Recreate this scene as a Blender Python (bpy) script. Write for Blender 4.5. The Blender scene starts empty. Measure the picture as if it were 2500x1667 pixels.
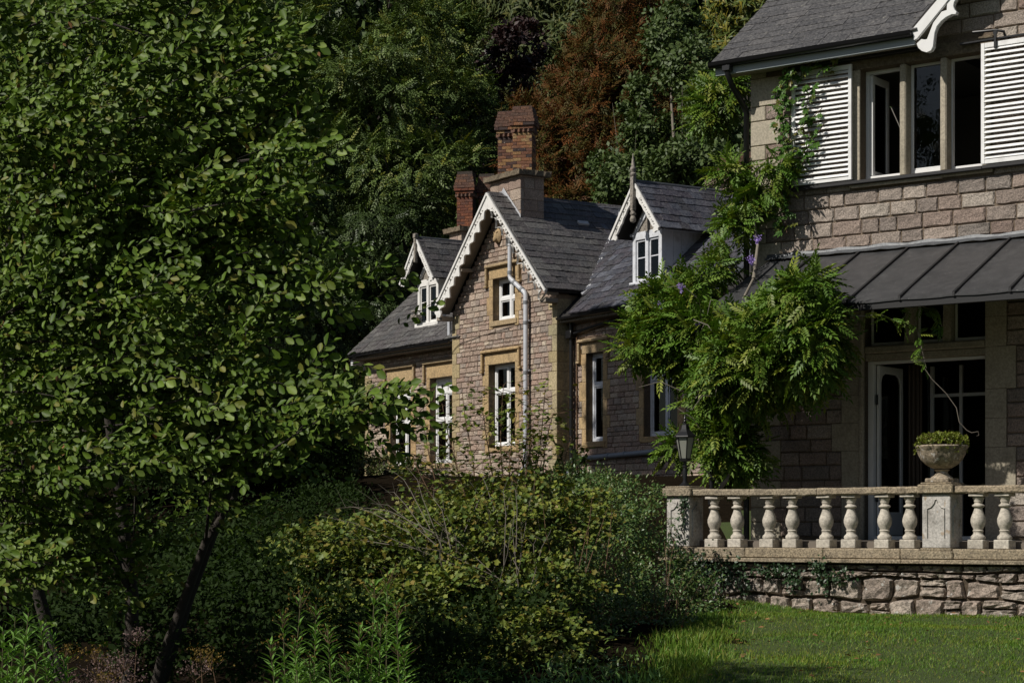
import bpy, bmesh, math, random
import numpy as np
from mathutils import Vector, Matrix

R = math.radians
C = bpy.context.scene.collection
SC = bpy.context.scene

# ------------------------------------------------------------------ camera, sky, sun, exposure
cam_d = bpy.data.cameras.new('camera')
cam = bpy.data.objects.new('camera', cam_d)
C.objects.link(cam)
cam.location = (0, 0, 0)
cam.rotation_euler = (R(90), 0, 0)
cam_d.sensor_width = 36.0
cam_d.lens = 4800 * 36.0 / 2500
cam_d.shift_y = (1290 - 833.5) / 2500
cam_d.clip_start = 0.1
cam_d.clip_end = 1500
SC.camera = cam

SUN_EL = R(43)
SUN_H = Vector((-0.88, -0.47)).normalized()          # horizontal direction towards the sun
sun_dir = Vector((SUN_H.x * math.cos(SUN_EL), SUN_H.y * math.cos(SUN_EL), math.sin(SUN_EL)))
w = bpy.data.worlds.new('World')
SC.world = w
w.use_nodes = True
wn = w.node_tree
bg = wn.nodes['Background']
sky = wn.nodes.new('ShaderNodeTexSky')
sky.sky_type = 'NISHITA'
sky.sun_disc = False
sky.sun_elevation = SUN_EL
sky.sun_rotation = math.atan2(SUN_H.x, SUN_H.y)
wn.links.new(sky.outputs[0], bg.inputs[0])
bg.inputs[1].default_value = 0.05
sl = bpy.data.lights.new('sun', 'SUN')
sl.energy = 5.0
sl.angle = R(0.5)
sl.color = (1.0, 0.945, 0.865)
so = bpy.data.objects.new('sun', sl)
C.objects.link(so)
so.rotation_euler = (-sun_dir).to_track_quat('-Z', 'Y').to_euler()
SC.view_settings.view_transform = 'Standard'
SC.view_settings.look = 'None'
SC.view_settings.exposure = -0.22
SC.view_settings.gamma = 1.0
SC.cycles.max_bounces = 6
SC.cycles.diffuse_bounces = 2
SC.cycles.glossy_bounces = 3
SC.cycles.transmission_bounces = 4
SC.cycles.transparent_max_bounces = 8
SC.cycles.use_denoising = True
SC.cycles.sample_clamp_indirect = 4

rng = np.random.default_rng(7)
rd = random.Random(11)
F0, CX, HY = 4800.0, 1250.0, 1290.0


def pt(u, v, Y):
    """world point at distance Y for a place noted on the survey sheet"""
    return Vector(((u - CX) * Y / F0, Y, (HY - v) * Y / F0))


# ------------------------------------------------------------------ materials
class NT:
    def __init__(s, name):
        s.m = bpy.data.materials.new(name)
        s.m.use_nodes = True
        s.t = s.m.node_tree
        s.t.nodes.clear()
        s.out = s.t.nodes.new('ShaderNodeOutputMaterial')

    def n(s, typ, **kw):
        nd = s.t.nodes.new('ShaderNode' + typ)
        for k, v in kw.items():
            setattr(nd, k, v)
        return nd

    def l(s, a, b):
        s.t.links.new(a, b)

    def val(s, sock, v):
        if hasattr(v, 'is_output'):
            s.l(v, sock)
        else:
            sock.default_value = v

    def math(s, op, a, b=0.0, c=None):
        nd = s.n('Math', operation=op)
        s.val(nd.inputs[0], a)
        s.val(nd.inputs[1], b)
        if c is not None:
            s.val(nd.inputs[2], c)
        return nd.outputs[0]

    def noise(s, scale, detail=4, rough=0.6, vec=None, off=None):
        nd = s.n('TexNoise')
        nd.inputs['Scale'].default_value = scale
        nd.inputs['Detail'].default_value = detail
        nd.inputs['Roughness'].default_value = rough
        s.l(vec if vec is not None else s.pos(), nd.inputs['Vector'])
        return nd.outputs['Fac']

    def pos(s):
        if not hasattr(s, '_p'):
            s._p = s.n('NewGeometry').outputs['Position']
        return s._p

    def ramp(s, fac, stops, interp='LINEAR'):
        nd = s.n('ValToRGB')
        cr = nd.color_ramp
        cr.interpolation = interp
        n = len(stops)
        if not isinstance(stops[0][0], (tuple, list)):
            stops = [(c if len(c) == 3 else c, i / max(1, n - 1)) for i, c in enumerate(stops)]
        while len(cr.elements) < n:
            cr.elements.new(0.5)
        for e, (c, p) in zip(cr.elements, stops):
            e.position = p
            e.color = (c[0], c[1], c[2], 1)
        s.val(nd.inputs[0], fac)
        return nd.outputs[0]

    def thr(s, fac, lo, hi):
        nd = s.n('MapRange')
        nd.inputs[1].default_value = lo
        nd.inputs[2].default_value = hi
        s.val(nd.inputs[0], fac)
        return nd.outputs[0]

    def mix(s, f, a, b, mode='MIX'):
        nd = s.n('MixRGB', blend_type=mode)
        s.val(nd.inputs[0], f)
        for i, v in ((1, a), (2, b)):
            if hasattr(v, 'is_output'):
                s.l(v, nd.inputs[i])
            else:
                nd.inputs[i].default_value = (v[0], v[1], v[2], 1)
        return nd.outputs[0]

    def rnd(s):
        a = s.n('Attribute', attribute_name='rnd').outputs['Fac']
        o = s.n('ObjectInfo').outputs['Random']
        return s.math('FRACT', s.math('ADD', a, o))

    def finish(s, col, rough=0.8, bump=None, bstr=0.3, bdist=0.02, metal=0.0, spec=0.5, trans=0.0, tcol=None, coat=0):
        p = s.n('BsdfPrincipled')
        s.val(p.inputs['Base Color'], col if hasattr(col, 'is_output') else (*col, 1))
        s.val(p.inputs['Roughness'], rough)
        p.inputs['Metallic'].default_value = metal
        p.inputs['Specular IOR Level'].default_value = spec
        if bump is not None:
            b = s.n('Bump')
            b.inputs['Strength'].default_value = bstr
            b.inputs['Distance'].default_value = bdist
            s.l(bump, b.inputs['Height'])
            s.l(b.outputs[0], p.inputs['Normal'])
        sh = p.outputs[0]
        if trans > 0:
            t = s.n('BsdfTranslucent')
            s.val(t.inputs[0], tcol if tcol is not None else (col if hasattr(col, 'is_output') else (*col, 1)))
            mx = s.n('MixShader')
            mx.inputs[0].default_value = trans
            s.l(sh, mx.inputs[1])
            s.l(t.outputs[0], mx.inputs[2])
            sh = mx.outputs[0]
        s.l(sh, s.out.inputs[0])
        return s.m


def stone(name, cols, fine=40, spots=None, rough=0.9, bstr=0.6, bdist=0.02, dark=0.45, patch=2.0, stain=0.35, bscale=24):
    m = NT(name)
    r = m.rnd()
    c = m.ramp(r, cols)
    n1 = m.noise(fine, 5, 0.7)
    c = m.mix(m.thr(n1, 0.40, 0.60), m.mix(dark, c, (0.03, 0.025, 0.02)), m.mix(0.22, c, m.mix(1.0, c, (1.9, 1.85, 1.8), 'MULTIPLY')))
    n3 = m.noise(patch, 4, 0.65)
    c = m.mix(m.math('MULTIPLY', m.thr(n3, 0.5, 0.72), stain), c, (0.06, 0.05, 0.038))
    n4 = m.noise(fine * 2.3, 3, 0.6)
    c = m.mix(m.math('MULTIPLY', m.thr(n4, 0.62, 0.72), 0.35), c, (0.55, 0.47, 0.4))
    if spots:
        for sc, lo, col, amt in spots:
            c = m.mix(m.math('MULTIPLY', m.thr(m.noise(sc, 3, 0.55), lo, lo + 0.05), amt), c, col)
    h = m.math('ADD', m.noise(bscale, 6, 0.75), m.math('MULTIPLY', n1, 0.5))
    return m.finish(c, rough, h, bstr, bdist, spec=0.25)


def leafmat(name, cols, rough=0.45, trans=0.28, spec=0.4, tint=(1.15, 1.25, 0.5), gain=1.35, patch=0):
    m = NT(name)
    c = m.ramp(m.rnd(), [tuple(q * gain for q in cc) for cc in cols])
    n = m.noise(9, 2)
    c = m.mix(0.35, c, m.mix(n, (0.3, 0.3, 0.3), (1.5, 1.5, 1.5)), 'MULTIPLY')
    if patch:
        c = m.mix(m.thr(m.noise(patch, 4, .6), .38, .66), c, m.mix(1.0, c, (1.5, 1.12, 1.1), 'MULTIPLY'))
        c = m.mix(m.math('MULTIPLY', m.thr(m.noise(patch * 2.7, 3, .6), .60, .68), .6), c, (.10, .085, .035))
    tc = m.mix(1.0, c, tint, 'MULTIPLY')
    return m.finish(c, rough, trans=trans, tcol=tc, spec=spec)


M = {}
M['house_stone'] = stone('house_stone', [(.26, .195, .165), (.37, .29, .245), (.30, .25, .215), (.45, .38, .325), (.27, .24, .215), (.40, .31, .26), (.52, .465, .40), (.33, .245, .205)],
                         fine=48, bstr=1.0, bdist=0.03, bscale=18)
M['mortar'] = stone('mortar', [(.15, .115, .08), (.17, .13, .09)], fine=60, bstr=0.5)
M['lodge_stone'] = stone('lodge_stone', [(.30, .22, .18), (.44, .34, .27), (.36, .275, .22), (.50, .415, .335), (.31, .26, .225), (.42, .30, .24), (.55, .47, .37)],
                         fine=42, bstr=0.8, bdist=0.02, bscale=26, stain=0.3)
M['lodge_mortar'] = stone('lodge_mortar', [(.27, .21, .155), (.31, .24, .175)], fine=60)
M['ochre_stone'] = stone('ochre_stone', [(.40, .28, .145), (.44, .32, .17), (.36, .275, .165), (.42, .29, .15)], fine=22, bstr=0.25, dark=0.3, patch=3.0, stain=0.45)
M['quoin_stone'] = stone('quoin_stone', [(.40, .33, .20), (.36, .29, .16), (.44, .36, .22), (.33, .29, .18)], fine=22, bstr=0.25, dark=0.3, patch=2.5, stain=0.5)
M['grey_ashlar'] = stone('grey_ashlar', [(.39, .35, .275), (.36, .325, .25), (.41, .365, .285)], fine=30, bstr=0.18, bdist=0.01, dark=0.2, patch=1.6, stain=0.35)
M['cornice_stone'] = stone('cornice_stone', [(.16, .13, .09), (.2, .16, .11)], fine=20, bstr=0.4)
M['rail_stone'] = stone('rail_stone', [(.36, .295, .20), (.33, .28, .20), (.38, .31, .215)], fine=40, bstr=0.7, dark=0.6, patch=6, stain=0.6,
                        spots=[(28, .66, (.5, .45, .36), .7), (20, .68, (.04, .035, .025), .8)])
M['baluster_stone'] = stone('baluster_stone', [(.52, .48, .41), (.48, .44, .37), (.56, .52, .45)], fine=24, bstr=0.25, bdist=0.01, dark=0.22, patch=5, stain=0.5,
                            spots=[(45, .68, (.12, .1, .08), .5)])
M['pillar_stone'] = stone('pillar_stone', [(.50, .48, .44), (.46, .44, .41)], fine=30, bstr=0.3, bdist=0.01, dark=0.25, patch=4, stain=0.5,
                          spots=[(9, .62, (.34, .24, .14), .6), (40, .68, (.12, .1, .08), .5)])
M['rubble'] = stone('rubble', [(.36, .295, .245), (.44, .36, .30), (.33, .285, .245), (.50, .43, .36), (.40, .33, .275)], fine=26, bstr=1.0, bdist=0.05, bscale=10, patch=3, stain=0.6,
                    spots=[(11, .62, (.62, .6, .55), .85), (7, .66, (.05, .06, .025), .7)])
M['urn_stone'] = stone('urn_stone', [(.34, .28, .20), (.36, .30, .22)], fine=26, bstr=0.5, bdist=0.02, dark=0.5, patch=7, stain=0.7, spots=[(16, .60, (.58, .55, .5), .8), (22, .64, (.05, .045, .035), .8)])
M['rubble_joint'] = stone('rubble_joint', [(.06, .045, .03), (.08, .06, .04)], fine=30)


def brickmat():
    m = NT('chimney_brick')
    c = m.ramp(m.rnd(), [((.22, .10, .06), 0), ((.34, .16, .08), .16), ((.11, .065, .055), .3), ((.44, .29, .14), .42), ((.27, .13, .075), .55), ((.075, .055, .05), .66), ((.38, .22, .10), .8), ((.19, .095, .065), .9)], 'CONSTANT')
    n = m.noise(35, 5, .7)
    c = m.mix(m.thr(n, .4, .65), m.mix(.55, c, (.03, .02, .02)), c)
    c = m.mix(m.math('MULTIPLY', m.thr(m.noise(30, 3), .66, .7), .6), c, (.6, .55, .48))
    return m.finish(c, .9, n, .5, .01, spec=.2)


M['brick'] = brickmat()
M['brick_dark'] = stone('brick_dark', [(.13, .07, .055), (.17, .09, .06), (.10, .065, .055), (.2, .1, .06)], fine=30, patch=4,
                        spots=[(30, .66, (.4, .36, .3), .6)])
M['brick_red'] = stone('brick_red', [(.22, .075, .042), (.16, .06, .04), (.27, .10, .05), (.11, .055, .045)], fine=30, patch=3)
M['brick_mortar'] = stone('brick_mortar', [(.05, .04, .035), (.06, .05, .042)], fine=40)


def slatemat(name, cols, lich=.5, rough=.55):
    m = NT(name)
    c = m.ramp(m.rnd(), cols)
    mp = m.n('Mapping')
    mp.inputs['Scale'].default_value = (1, 1, .35)
    m.l(m.pos(), mp.inputs[0])
    n = m.noise(26, 5, .7, mp.outputs[0])
    c = m.mix(m.thr(n, .38, .62), m.mix(.6, c, (.012, .012, .014)), m.mix(.4, c, (.22, .215, .21)))
    c = m.mix(m.math('MULTIPLY', m.thr(m.noise(11, 4, .7), .62, .68), lich), c, (.26, .25, .22))
    c = m.mix(m.math('MULTIPLY', m.thr(m.noise(60, 2), .7, .74), lich), c, (.5, .5, .47))
    return m.finish(c, m.math('MULTIPLY_ADD', n, .4, rough - .2), m.math('ADD', n, m.math('MULTIPLY', m.noise(90, 3), .3)), .5, .012, spec=.35)


M['slate_house'] = slatemat('slate_house', [(.028, .027, .029), (.066, .063, .064), (.04, .04, .044), (.10, .095, .093), (.05, .048, .05), (.035, .034, .036)], .75, .6)
M['slate_lodge'] = slatemat('slate_lodge', [(.03, .028, .03), (.085, .072, .075), (.045, .046, .052), (.17, .165, .155), (.06, .048, .054), (.11, .105, .098), (.04, .036, .036)], .6, .5)
M['slate_blue'] = slatemat('slate_blue', [(.016, .017, .024), (.058, .05, .075), (.03, .037, .062), (.14, .155, .20), (.045, .034, .052), (.02, .022, .033), (.08, .09, .125)], .35, .34)
m = NT('roof_deck'); M['deck'] = m.finish((.02, .018, .017), .9)
m = NT('white_gloss'); M['white'] = m.finish(m.mix(m.math('MULTIPLY', m.thr(m.noise(6, 4), .5, .75), .25), (.78, .78, .77), (.5, .5, .48)), .45, spec=.4)
m = NT('slat_white'); M['slat'] = m.finish(m.mix(m.math('MULTIPLY', m.thr(m.noise(7, 5), .48, .70), .35), (.84, .84, .83), (.42, .41, .38)), .5, spec=.35)


def peel(name, a, b, th, dirt=.4):
    m = NT(name)
    n = m.noise(22, 5, .75)
    c = m.mix(m.thr(n, th, th + .06), a, b)
    c = m.mix(m.math('MULTIPLY', m.thr(m.noise(5, 4), .5, .75), dirt), c, (.2, .18, .15))
    return m.finish(c, .7, n, .3, .005, spec=.25)


M['peel'] = peel('peeling_white_paint', (.74, .73, .70), (.30, .27, .23), .62)
M['peel_blue'] = peel('peeling_pale_paint', (.64, .66, .70), (.22, .22, .23), .60, .4)
M['grey_wood'] = peel('weathered_wood', (.30, .27, .23), (.13, .115, .10), .5)
M['soffit'] = NT('soffit_paint').finish((.30, .26, .21), .8)
M['fascia'] = NT('fascia_paint').finish((.33, .37, .38), .6)
M['black'] = NT('black_iron').finish((.012, .012, .013), .35, spec=.5)
m = NT('black_timber'); M['black_timber'] = m.finish((.014, .014, .015), .55, m.noise(30), .2, .005)
m = NT('lead_sheet'); nn = m.noise(12, 5); M['lead'] = m.finish(m.ramp(nn, [(.04, .043, .048), (.14, .15, .16)]), .5, nn, .5, .02, metal=.2)
m = NT('pale_lead'); nn = m.noise(14, 5); M['pale_lead'] = m.finish(m.ramp(nn, [(.3, .31, .33), (.62, .63, .65)]), .5, nn, .5, .02)
m = NT('grey_pipe'); M['pipe'] = m.finish(m.mix(m.math('MULTIPLY', m.thr(m.noise(7, 4), .5, .75), .35), (.52, .54, .58), (.3, .3, .3)), .45)
M['pipe_blue'] = NT('slate_grey_pipe').finish((.22, .25, .29), .45)
M['pipe_dark'] = NT('collar_grey').finish((.2, .21, .22), .5)
m = NT('canopy_sheet')
nn = m.noise(3, 4)
M['canopy'] = m.finish(m.mix(m.math('MULTIPLY', m.thr(m.noise(45, 2, .5), .72, .75), .5), m.mix(m.thr(m.noise(9, 5, .7), .45, .65), m.ramp(nn, [(.028, .029, .031), (.066, .066, .068)]), m.ramp(nn, [(.045, .046, .048), (.085, .085, .086)])), (.5, .5, .5)), .42, m.noise(260, 1), .1, .002, spec=.4)


def glassmat():
    m = NT('window_glass')
    fr = m.n('Fresnel')
    fr.inputs[0].default_value = 1.5
    tr = m.n('BsdfTransparent')
    tr.inputs[0].default_value = (.62, .65, .66, 1)
    gl = m.n('BsdfGlossy')
    gl.inputs['Roughness'].default_value = .02
    b = m.n('Bump'); b.inputs['Strength'].default_value = .08; b.inputs['Distance'].default_value = .01
    m.l(m.noise(6, 2), b.inputs['Height'])
    m.l(b.outputs[0], gl.inputs['Normal'])
    mx = m.n('MixShader')
    m.l(fr.outputs[0], mx.inputs[0])
    m.l(tr.outputs[0], mx.inputs[1])
    m.l(gl.outputs[0], mx.inputs[2])
    m.l(mx.outputs[0], m.out.inputs[0])
    return m.m


M['glass'] = glassmat()
M['room'] = NT('dark_interior').finish((.20, .19, .17), .8)
M['panelling'] = NT('dark_panelling').finish((.09, .06, .04), .5)
M['curtain'] = NT('pale_curtain').finish((.38, .37, .34), .9)
M['lamp_glass'] = NT('frosted_glass').finish((.42, .43, .37), .3, trans=.4)
m = NT('bark'); nn = m.noise(14, 6, .7); M['bark'] = m.finish(m.ramp(nn, [(.016, .013, .010), (.055, .045, .035)]), .9, nn, .8, .03)
m = NT('pale_bark'); nn = m.noise(14, 6, .7); M['pale_bark'] = m.finish(m.ramp(nn, [(.12, .10, .075), (.30, .27, .22)]), .9, nn, .5, .02)
M['twig'] = NT('twig').finish((.10, .085, .04), .8)
M['grey_twig'] = NT('grey_twig').finish((.14, .12, .095), .85)
M['red_twig'] = NT('brown_twig').finish((.13, .075, .04), .85)
m = NT('soil'); nn = m.noise(5, 6, .7); M['soil'] = m.finish(m.ramp(nn, [(.006, .005, .004), (.02, .015, .009)]), 1.0, nn, .8, .08, spec=0.0)
m = NT('lawn_ground'); nn = m.noise(1.2, 5, .65)
M['lawn'] = m.finish(m.mix(m.thr(m.noise(30, 4), .35, .65), m.ramp(nn, [(.03, .06, .006), (.075, .11, .016)]), (.035, .05, .010)), .9, m.noise(60, 4), .6, .03)
m = NT('terrace_paving'); nn = m.noise(3, 5); M['paving'] = m.finish(m.ramp(nn, [(.12, .10, .08), (.2, .17, .14)]), .85)

LEAF = {
    'alder': leafmat('alder_leaf', [(.022, .042, .004), (.07, .115, .014), (.035, .068, .006), (.13, .18, .036), (.028, .052, .005), (.09, .145, .018), (.045, .085, .008), (.12, .12, .022)], .5, 0.1, .18, gain=1.35),
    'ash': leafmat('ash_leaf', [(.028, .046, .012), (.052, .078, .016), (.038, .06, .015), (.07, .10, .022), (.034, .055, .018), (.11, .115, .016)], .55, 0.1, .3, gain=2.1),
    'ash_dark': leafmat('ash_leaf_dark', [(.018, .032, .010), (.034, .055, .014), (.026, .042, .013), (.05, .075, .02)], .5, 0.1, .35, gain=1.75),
    'olive': leafmat('olive_conifer', [(.035, .05, .012), (.06, .075, .018), (.045, .06, .02), (.03, .045, .012), (.09, .085, .02)], .6, 0.08, .25, gain=1.5),
    'purple': leafmat('purple_leaf', [(.016, .010, .010), (.035, .018, .016), (.022, .013, .012)], .5, .12, .3, (1.2, .8, .7), gain=1.3),
    'bronze': leafmat('bronze_conifer', [(.05, .018, .005), (.095, .034, .008), (.045, .028, .006), (.04, .042, .008), (.10, .034, .009), (.06, .034, .008), (.05, .052, .012), (.045, .04, .01)], .6, 0.08, .15, (1.2, 1, .5), gain=1.5),
    'ivy': leafmat('ivy_leaf', [(.026, .044, .012), (.046, .072, .017), (.034, .055, .014), (.066, .09, .026)], .55, 0.08, .3, gain=1.6),
    'willow': leafmat('yellowing_leaf', [(.05, .08, .015), (.08, .11, .02), (.18, .15, .015), (.06, .09, .015)], .5, 0.12, .35, gain=1.3),
    'wist': leafmat('wisteria_leaf', [(.04, .085, .010), (.07, .13, .014), (.05, .10, .012), (.10, .155, .02), (.05, .095, .012), (.14, .165, .022), (.03, .06, .008)], .5, 0.14, .3, gain=1.55),
    'creeper': leafmat('creeper_leaf', [(.035, .085, .012), (.055, .115, .018), (.045, .095, .015), (.10, .09, .02)], .4, 0.15, .4, gain=1.6),
    'shrub': leafmat('shrub_leaf', [(.04, .06, .010), (.085, .105, .016), (.055, .08, .014), (.12, .13, .02), (.035, .055, .012), (.10, .075, .014), (.05, .08, .016), (.03, .05, .012)], .5, 0.1, .25, gain=2.0),
    'bramble': leafmat('bramble_leaf', [(.028, .058, .016), (.045, .085, .02), (.035, .07, .018), (.06, .10, .024), (.05, .05, .018), (.075, .095, .02)], .4, 0.1, .45, gain=1.9),
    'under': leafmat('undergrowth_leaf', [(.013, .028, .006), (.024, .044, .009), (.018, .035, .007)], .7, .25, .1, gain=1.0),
    'box': leafmat('box_leaf', [(.045, .06, .018), (.065, .085, .022), (.055, .07, .02), (.08, .06, .02)], .5, .15, .35, gain=1.6),
    'gold': leafmat('goldenrod_leaf', [(.055, .11, .022), (.08, .145, .03), (.065, .125, .026)], .45, 0.18, .35, gain=2.2),
    'grass': leafmat('grass_blade', [(.035, .085, .008), (.055, .115, .012), (.045, .10, .010), (.075, .125, .018), (.11, .12, .025)], .5, 0.2, .3, gain=2.1, patch=1.1),
    'ivy_dark': leafmat('wall_ivy_leaf', [(.014, .035, .013), (.028, .055, .02), (.02, .045, .016)], .4, .15, .45),
    'sedum': leafmat('sedum_leaf', [(.10, .135, .014), (.14, .17, .018), (.12, .15, .016), (.10, .07, .03)], .5, .15, .35),
    'redflower': leafmat('red_flower', [(.4, .015, .02), (.5, .03, .03)], .5, .2, .3, (1, .5, .5)),
    'mauve': leafmat('wisteria_flower', [(.28, .2, .5), (.36, .27, .6), (.3, .2, .45)], .6, .3, .2, (1, .9, 1.1)),
    'seedhead': leafmat('seed_head', [(.12, .08, .075), (.16, .11, .10), (.10, .065, .055)], .8, .2, .2, (1, .9, .9)),
    'goldflower': leafmat('goldenrod_flower', [(.10, .07, .015), (.14, .09, .018), (.08, .06, .015)], .8, .2, .2, (1, .9, .5)),
    'cone': leafmat('brown_cone', [(.16, .08, .035), (.22, .12, .05), (.12, .06, .03)], .8, .1, .2, (1, .8, .6)),
}


# ------------------------------------------------------------------ object helpers
def tag(o, label=None, cat=None, group=None, kind=None):
    if label: o['label'] = label
    if cat: o['category'] = cat
    if group: o['group'] = group
    if kind: o['kind'] = kind
    return o


def thing(name, label, cat, loc=(0, 0, 0), rz=0.0, group=None):
    o = bpy.data.objects.new(name, None)
    o.empty_display_size = .2
    C.objects.link(o)
    o.location = loc
    o.rotation_euler = (0, 0, rz)
    return tag(o, label, cat, group)


def add(name, me, parent=None, mat=None, kind=None):
    o = bpy.data.objects.new(name, me)
    C.objects.link(o)
    if parent is not None:
        o.parent = parent
    if mat is not None and not me.materials:
        me.materials.append(mat)
    if kind: o['kind'] = kind
    return o


class MB:
    """collects shapes into one mesh"""
    def __init__(s):
        s.v, s.f, s.r = [], [], []

    def raw(s, vs, fs, r=0.0):
        b = len(s.v)
        s.v += [tuple(v) for v in vs]
        s.f += [tuple(i + b for i in f) for f in fs]
        s.r += [r] * len(fs)
        return s

    def box(s, x0, x1, y0, y1, z0, z1, c=0.0, r=0.0, jit=0.0):
        if c <= 0:
            vs = [(x, y, z) for x in (x0, x1) for y in (y0, y1) for z in (z0, z1)]
            fs = [(0, 1, 3, 2), (4, 6, 7, 5), (0, 4, 5, 1), (2, 3, 7, 6), (0, 2, 6, 4), (1, 5, 7, 3)]
        else:
            vs, idx = [], {}
            X, Y, Z = (x0, x1), (y0, y1), (z0, z1)
            for i in (0, 1):
                for j in (0, 1):
                    for k in (0, 1):
                        sx, sy, sz = (1 if i == 0 else -1), (1 if j == 0 else -1), (1 if k == 0 else -1)
                        for a, (dx, dy, dz) in enumerate(((0, c, c), (c, 0, c), (c, c, 0))):
                            idx[i, j, k, a] = len(vs)
                            vs.append((X[i] + sx * dx, Y[j] + sy * dy, Z[k] + sz * dz))
            fs = []
            for i in (0, 1): fs.append([idx[i, j, k, 0] for j, k in ((0, 0), (0, 1), (1, 1), (1, 0))])
            for j in (0, 1): fs.append([idx[i, j, k, 1] for i, k in ((0, 0), (0, 1), (1, 1), (1, 0))])
            for k in (0, 1): fs.append([idx[i, j, k, 2] for i, j in ((0, 0), (0, 1), (1, 1), (1, 0))])
            for j in (0, 1):
                for k in (0, 1): fs.append([idx[0, j, k, 1], idx[1, j, k, 1], idx[1, j, k, 2], idx[0, j, k, 2]])
            for i in (0, 1):
                for k in (0, 1): fs.append([idx[i, 0, k, 0], idx[i, 1, k, 0], idx[i, 1, k, 2], idx[i, 0, k, 2]])
            for i in (0, 1):
                for j in (0, 1): fs.append([idx[i, j, 0, 0], idx[i, j, 1, 0], idx[i, j, 1, 1], idx[i, j, 0, 1]])
            for i in (0, 1):
                for j in (0, 1):
                    for k in (0, 1): fs.append([idx[i, j, k, 0], idx[i, j, k, 1], idx[i, j, k, 2]])
        if jit:
            vs = [(x + rd.uniform(-jit, jit), y + rd.uniform(-jit, jit), z + rd.uniform(-jit, jit)) for x, y, z in vs]
        return s.raw(vs, fs, r)

    def prism(s, poly, y0, y1, r=0.0):
        """(x,z) polygon run from y0 to y1"""
        n = len(poly)
        vs = [(x, y0, z) for x, z in poly] + [(x, y1, z) for x, z in poly]
        fs = [tuple(range(n)), tuple(range(2 * n - 1, n - 1, -1))] + [(i, i + n, (i + 1) % n + n, (i + 1) % n) for i in range(n)]
        return s.raw(vs, fs, r)

    def prismx(s, poly, x0, x1, r=0.0):
        """(y,z) polygon run from x0 to x1"""
        n = len(poly)
        vs = [(x0, y, z) for y, z in poly] + [(x1, y, z) for y, z in poly]
        fs = [tuple(range(n)), tuple(range(2 * n - 1, n - 1, -1))] + [(i, i + n, (i + 1) % n + n, (i + 1) % n) for i in range(n)]
        return s.raw(vs, fs, r)

    def tube(s, pts, rad, n=8, cap=True, r=0.0):
        pts = [Vector(p) for p in pts]
        if not hasattr(rad, '__len__'): rad = [rad] * len(pts)
        vs, fs = [], []
        t0 = (pts[1] - pts[0]).normalized()
        u = t0.orthogonal().normalized()
        for i, p in enumerate(pts):
            t = (pts[min(i + 1, len(pts) - 1)] - pts[max(i - 1, 0)]).normalized()
            u = (u - t * u.dot(t))
            u = u.normalized() if u.length > 1e-6 else t.orthogonal().normalized()
            b = t.cross(u)
            for k in range(n):
                a = 2 * math.pi * k / n
                vs.append(p + (u * math.cos(a) + b * math.sin(a)) * rad[i])
        for i in range(len(pts) - 1):
            for k in range(n):
                fs.append((i * n + k, i * n + (k + 1) % n, (i + 1) * n + (k + 1) % n, (i + 1) * n + k))
        if cap:
            fs.append(tuple(range(n - 1, -1, -1)))
            fs.append(tuple(range((len(pts) - 1) * n, len(pts) * n)))
        return s.raw(vs, fs, r)

    def lathe(s, prof, cx=0, cy=0, n=20, r=0.0, sq=0):
        vs, fs = [], []
        for rad, z in prof:
            for k in range(n):
                a = 2 * math.pi * k / n
                vs.append((cx + rad * math.cos(a), cy + rad * math.sin(a), z))
        for i in range(len(prof) - 1):
            for k in range(n):
                fs.append((i * n + k, i * n + (k + 1) % n, (i + 1) * n + (k + 1) % n, (i + 1) * n + k))
        fs.append(tuple(range(n - 1, -1, -1)))
        fs.append(tuple(range((len(prof) - 1) * n, len(prof) * n)))
        return s.raw(vs, fs, r)

    def xform(s, mtx, start=0):
        for i in range(start, len(s.v)):
            s.v[i] = tuple(mtx @ Vector(s.v[i]))
        return s

    def mesh(s, name, mat, smooth=None):
        me = bpy.data.meshes.new(name)
        me.from_pydata(s.v, [], s.f)
        bm = bmesh.new()
        bm.from_mesh(me)
        bmesh.ops.recalc_face_normals(bm, faces=bm.faces)
        bm.to_mesh(me)
        bm.free()
        if any(s.r):
            at = me.attributes.new('rnd', 'FLOAT', 'FACE')
            at.data.foreach_set('value', s.r)
        if mat is not None: me.materials.append(mat)
        if smooth is not None:
            me.shade_smooth()
            me.set_sharp_from_angle(angle=R(smooth))
        return me

    def build(s, name, mat, parent=None, smooth=None, kind=None):
        return add(name, s.mesh(name, mat, smooth), parent, None, kind)


def holes_mesh(name, outer, holes, y0, th, mat):
    """flat board with pierced holes: outline in (x,z), standing at y0 and th thick"""
    cu = bpy.data.curves.new(name, 'CURVE')
    cu.dimensions = '2D'
    cu.fill_mode = 'BOTH'
    cu.extrude = th / 2
    for poly in [outer] + holes:
        sp = cu.splines.new('POLY')
        sp.points.add(len(poly) - 1)
        for p, (x, z) in zip(sp.points, poly):
            p.co = (x, z, 0, 1)
        sp.use_cyclic_u = True
    ob = bpy.data.objects.new('tmp', cu)
    me = bpy.data.meshes.new_from_object(ob)
    bpy.data.objects.remove(ob)
    bpy.data.curves.remove(cu)
    for v in me.vertices:
        x, z, d = v.co
        v.co = (x, y0 + th / 2 + d, z)
    bm = bmesh.new()
    bm.from_mesh(me)
    bmesh.ops.remove_doubles(bm, verts=bm.verts, dist=1e-4)
    bmesh.ops.recalc_face_normals(bm, faces=bm.faces)
    bm.to_mesh(me)
    bm.free()
    me.materials.clear()
    me.materials.append(mat)
    me.name = name
    return me


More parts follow.
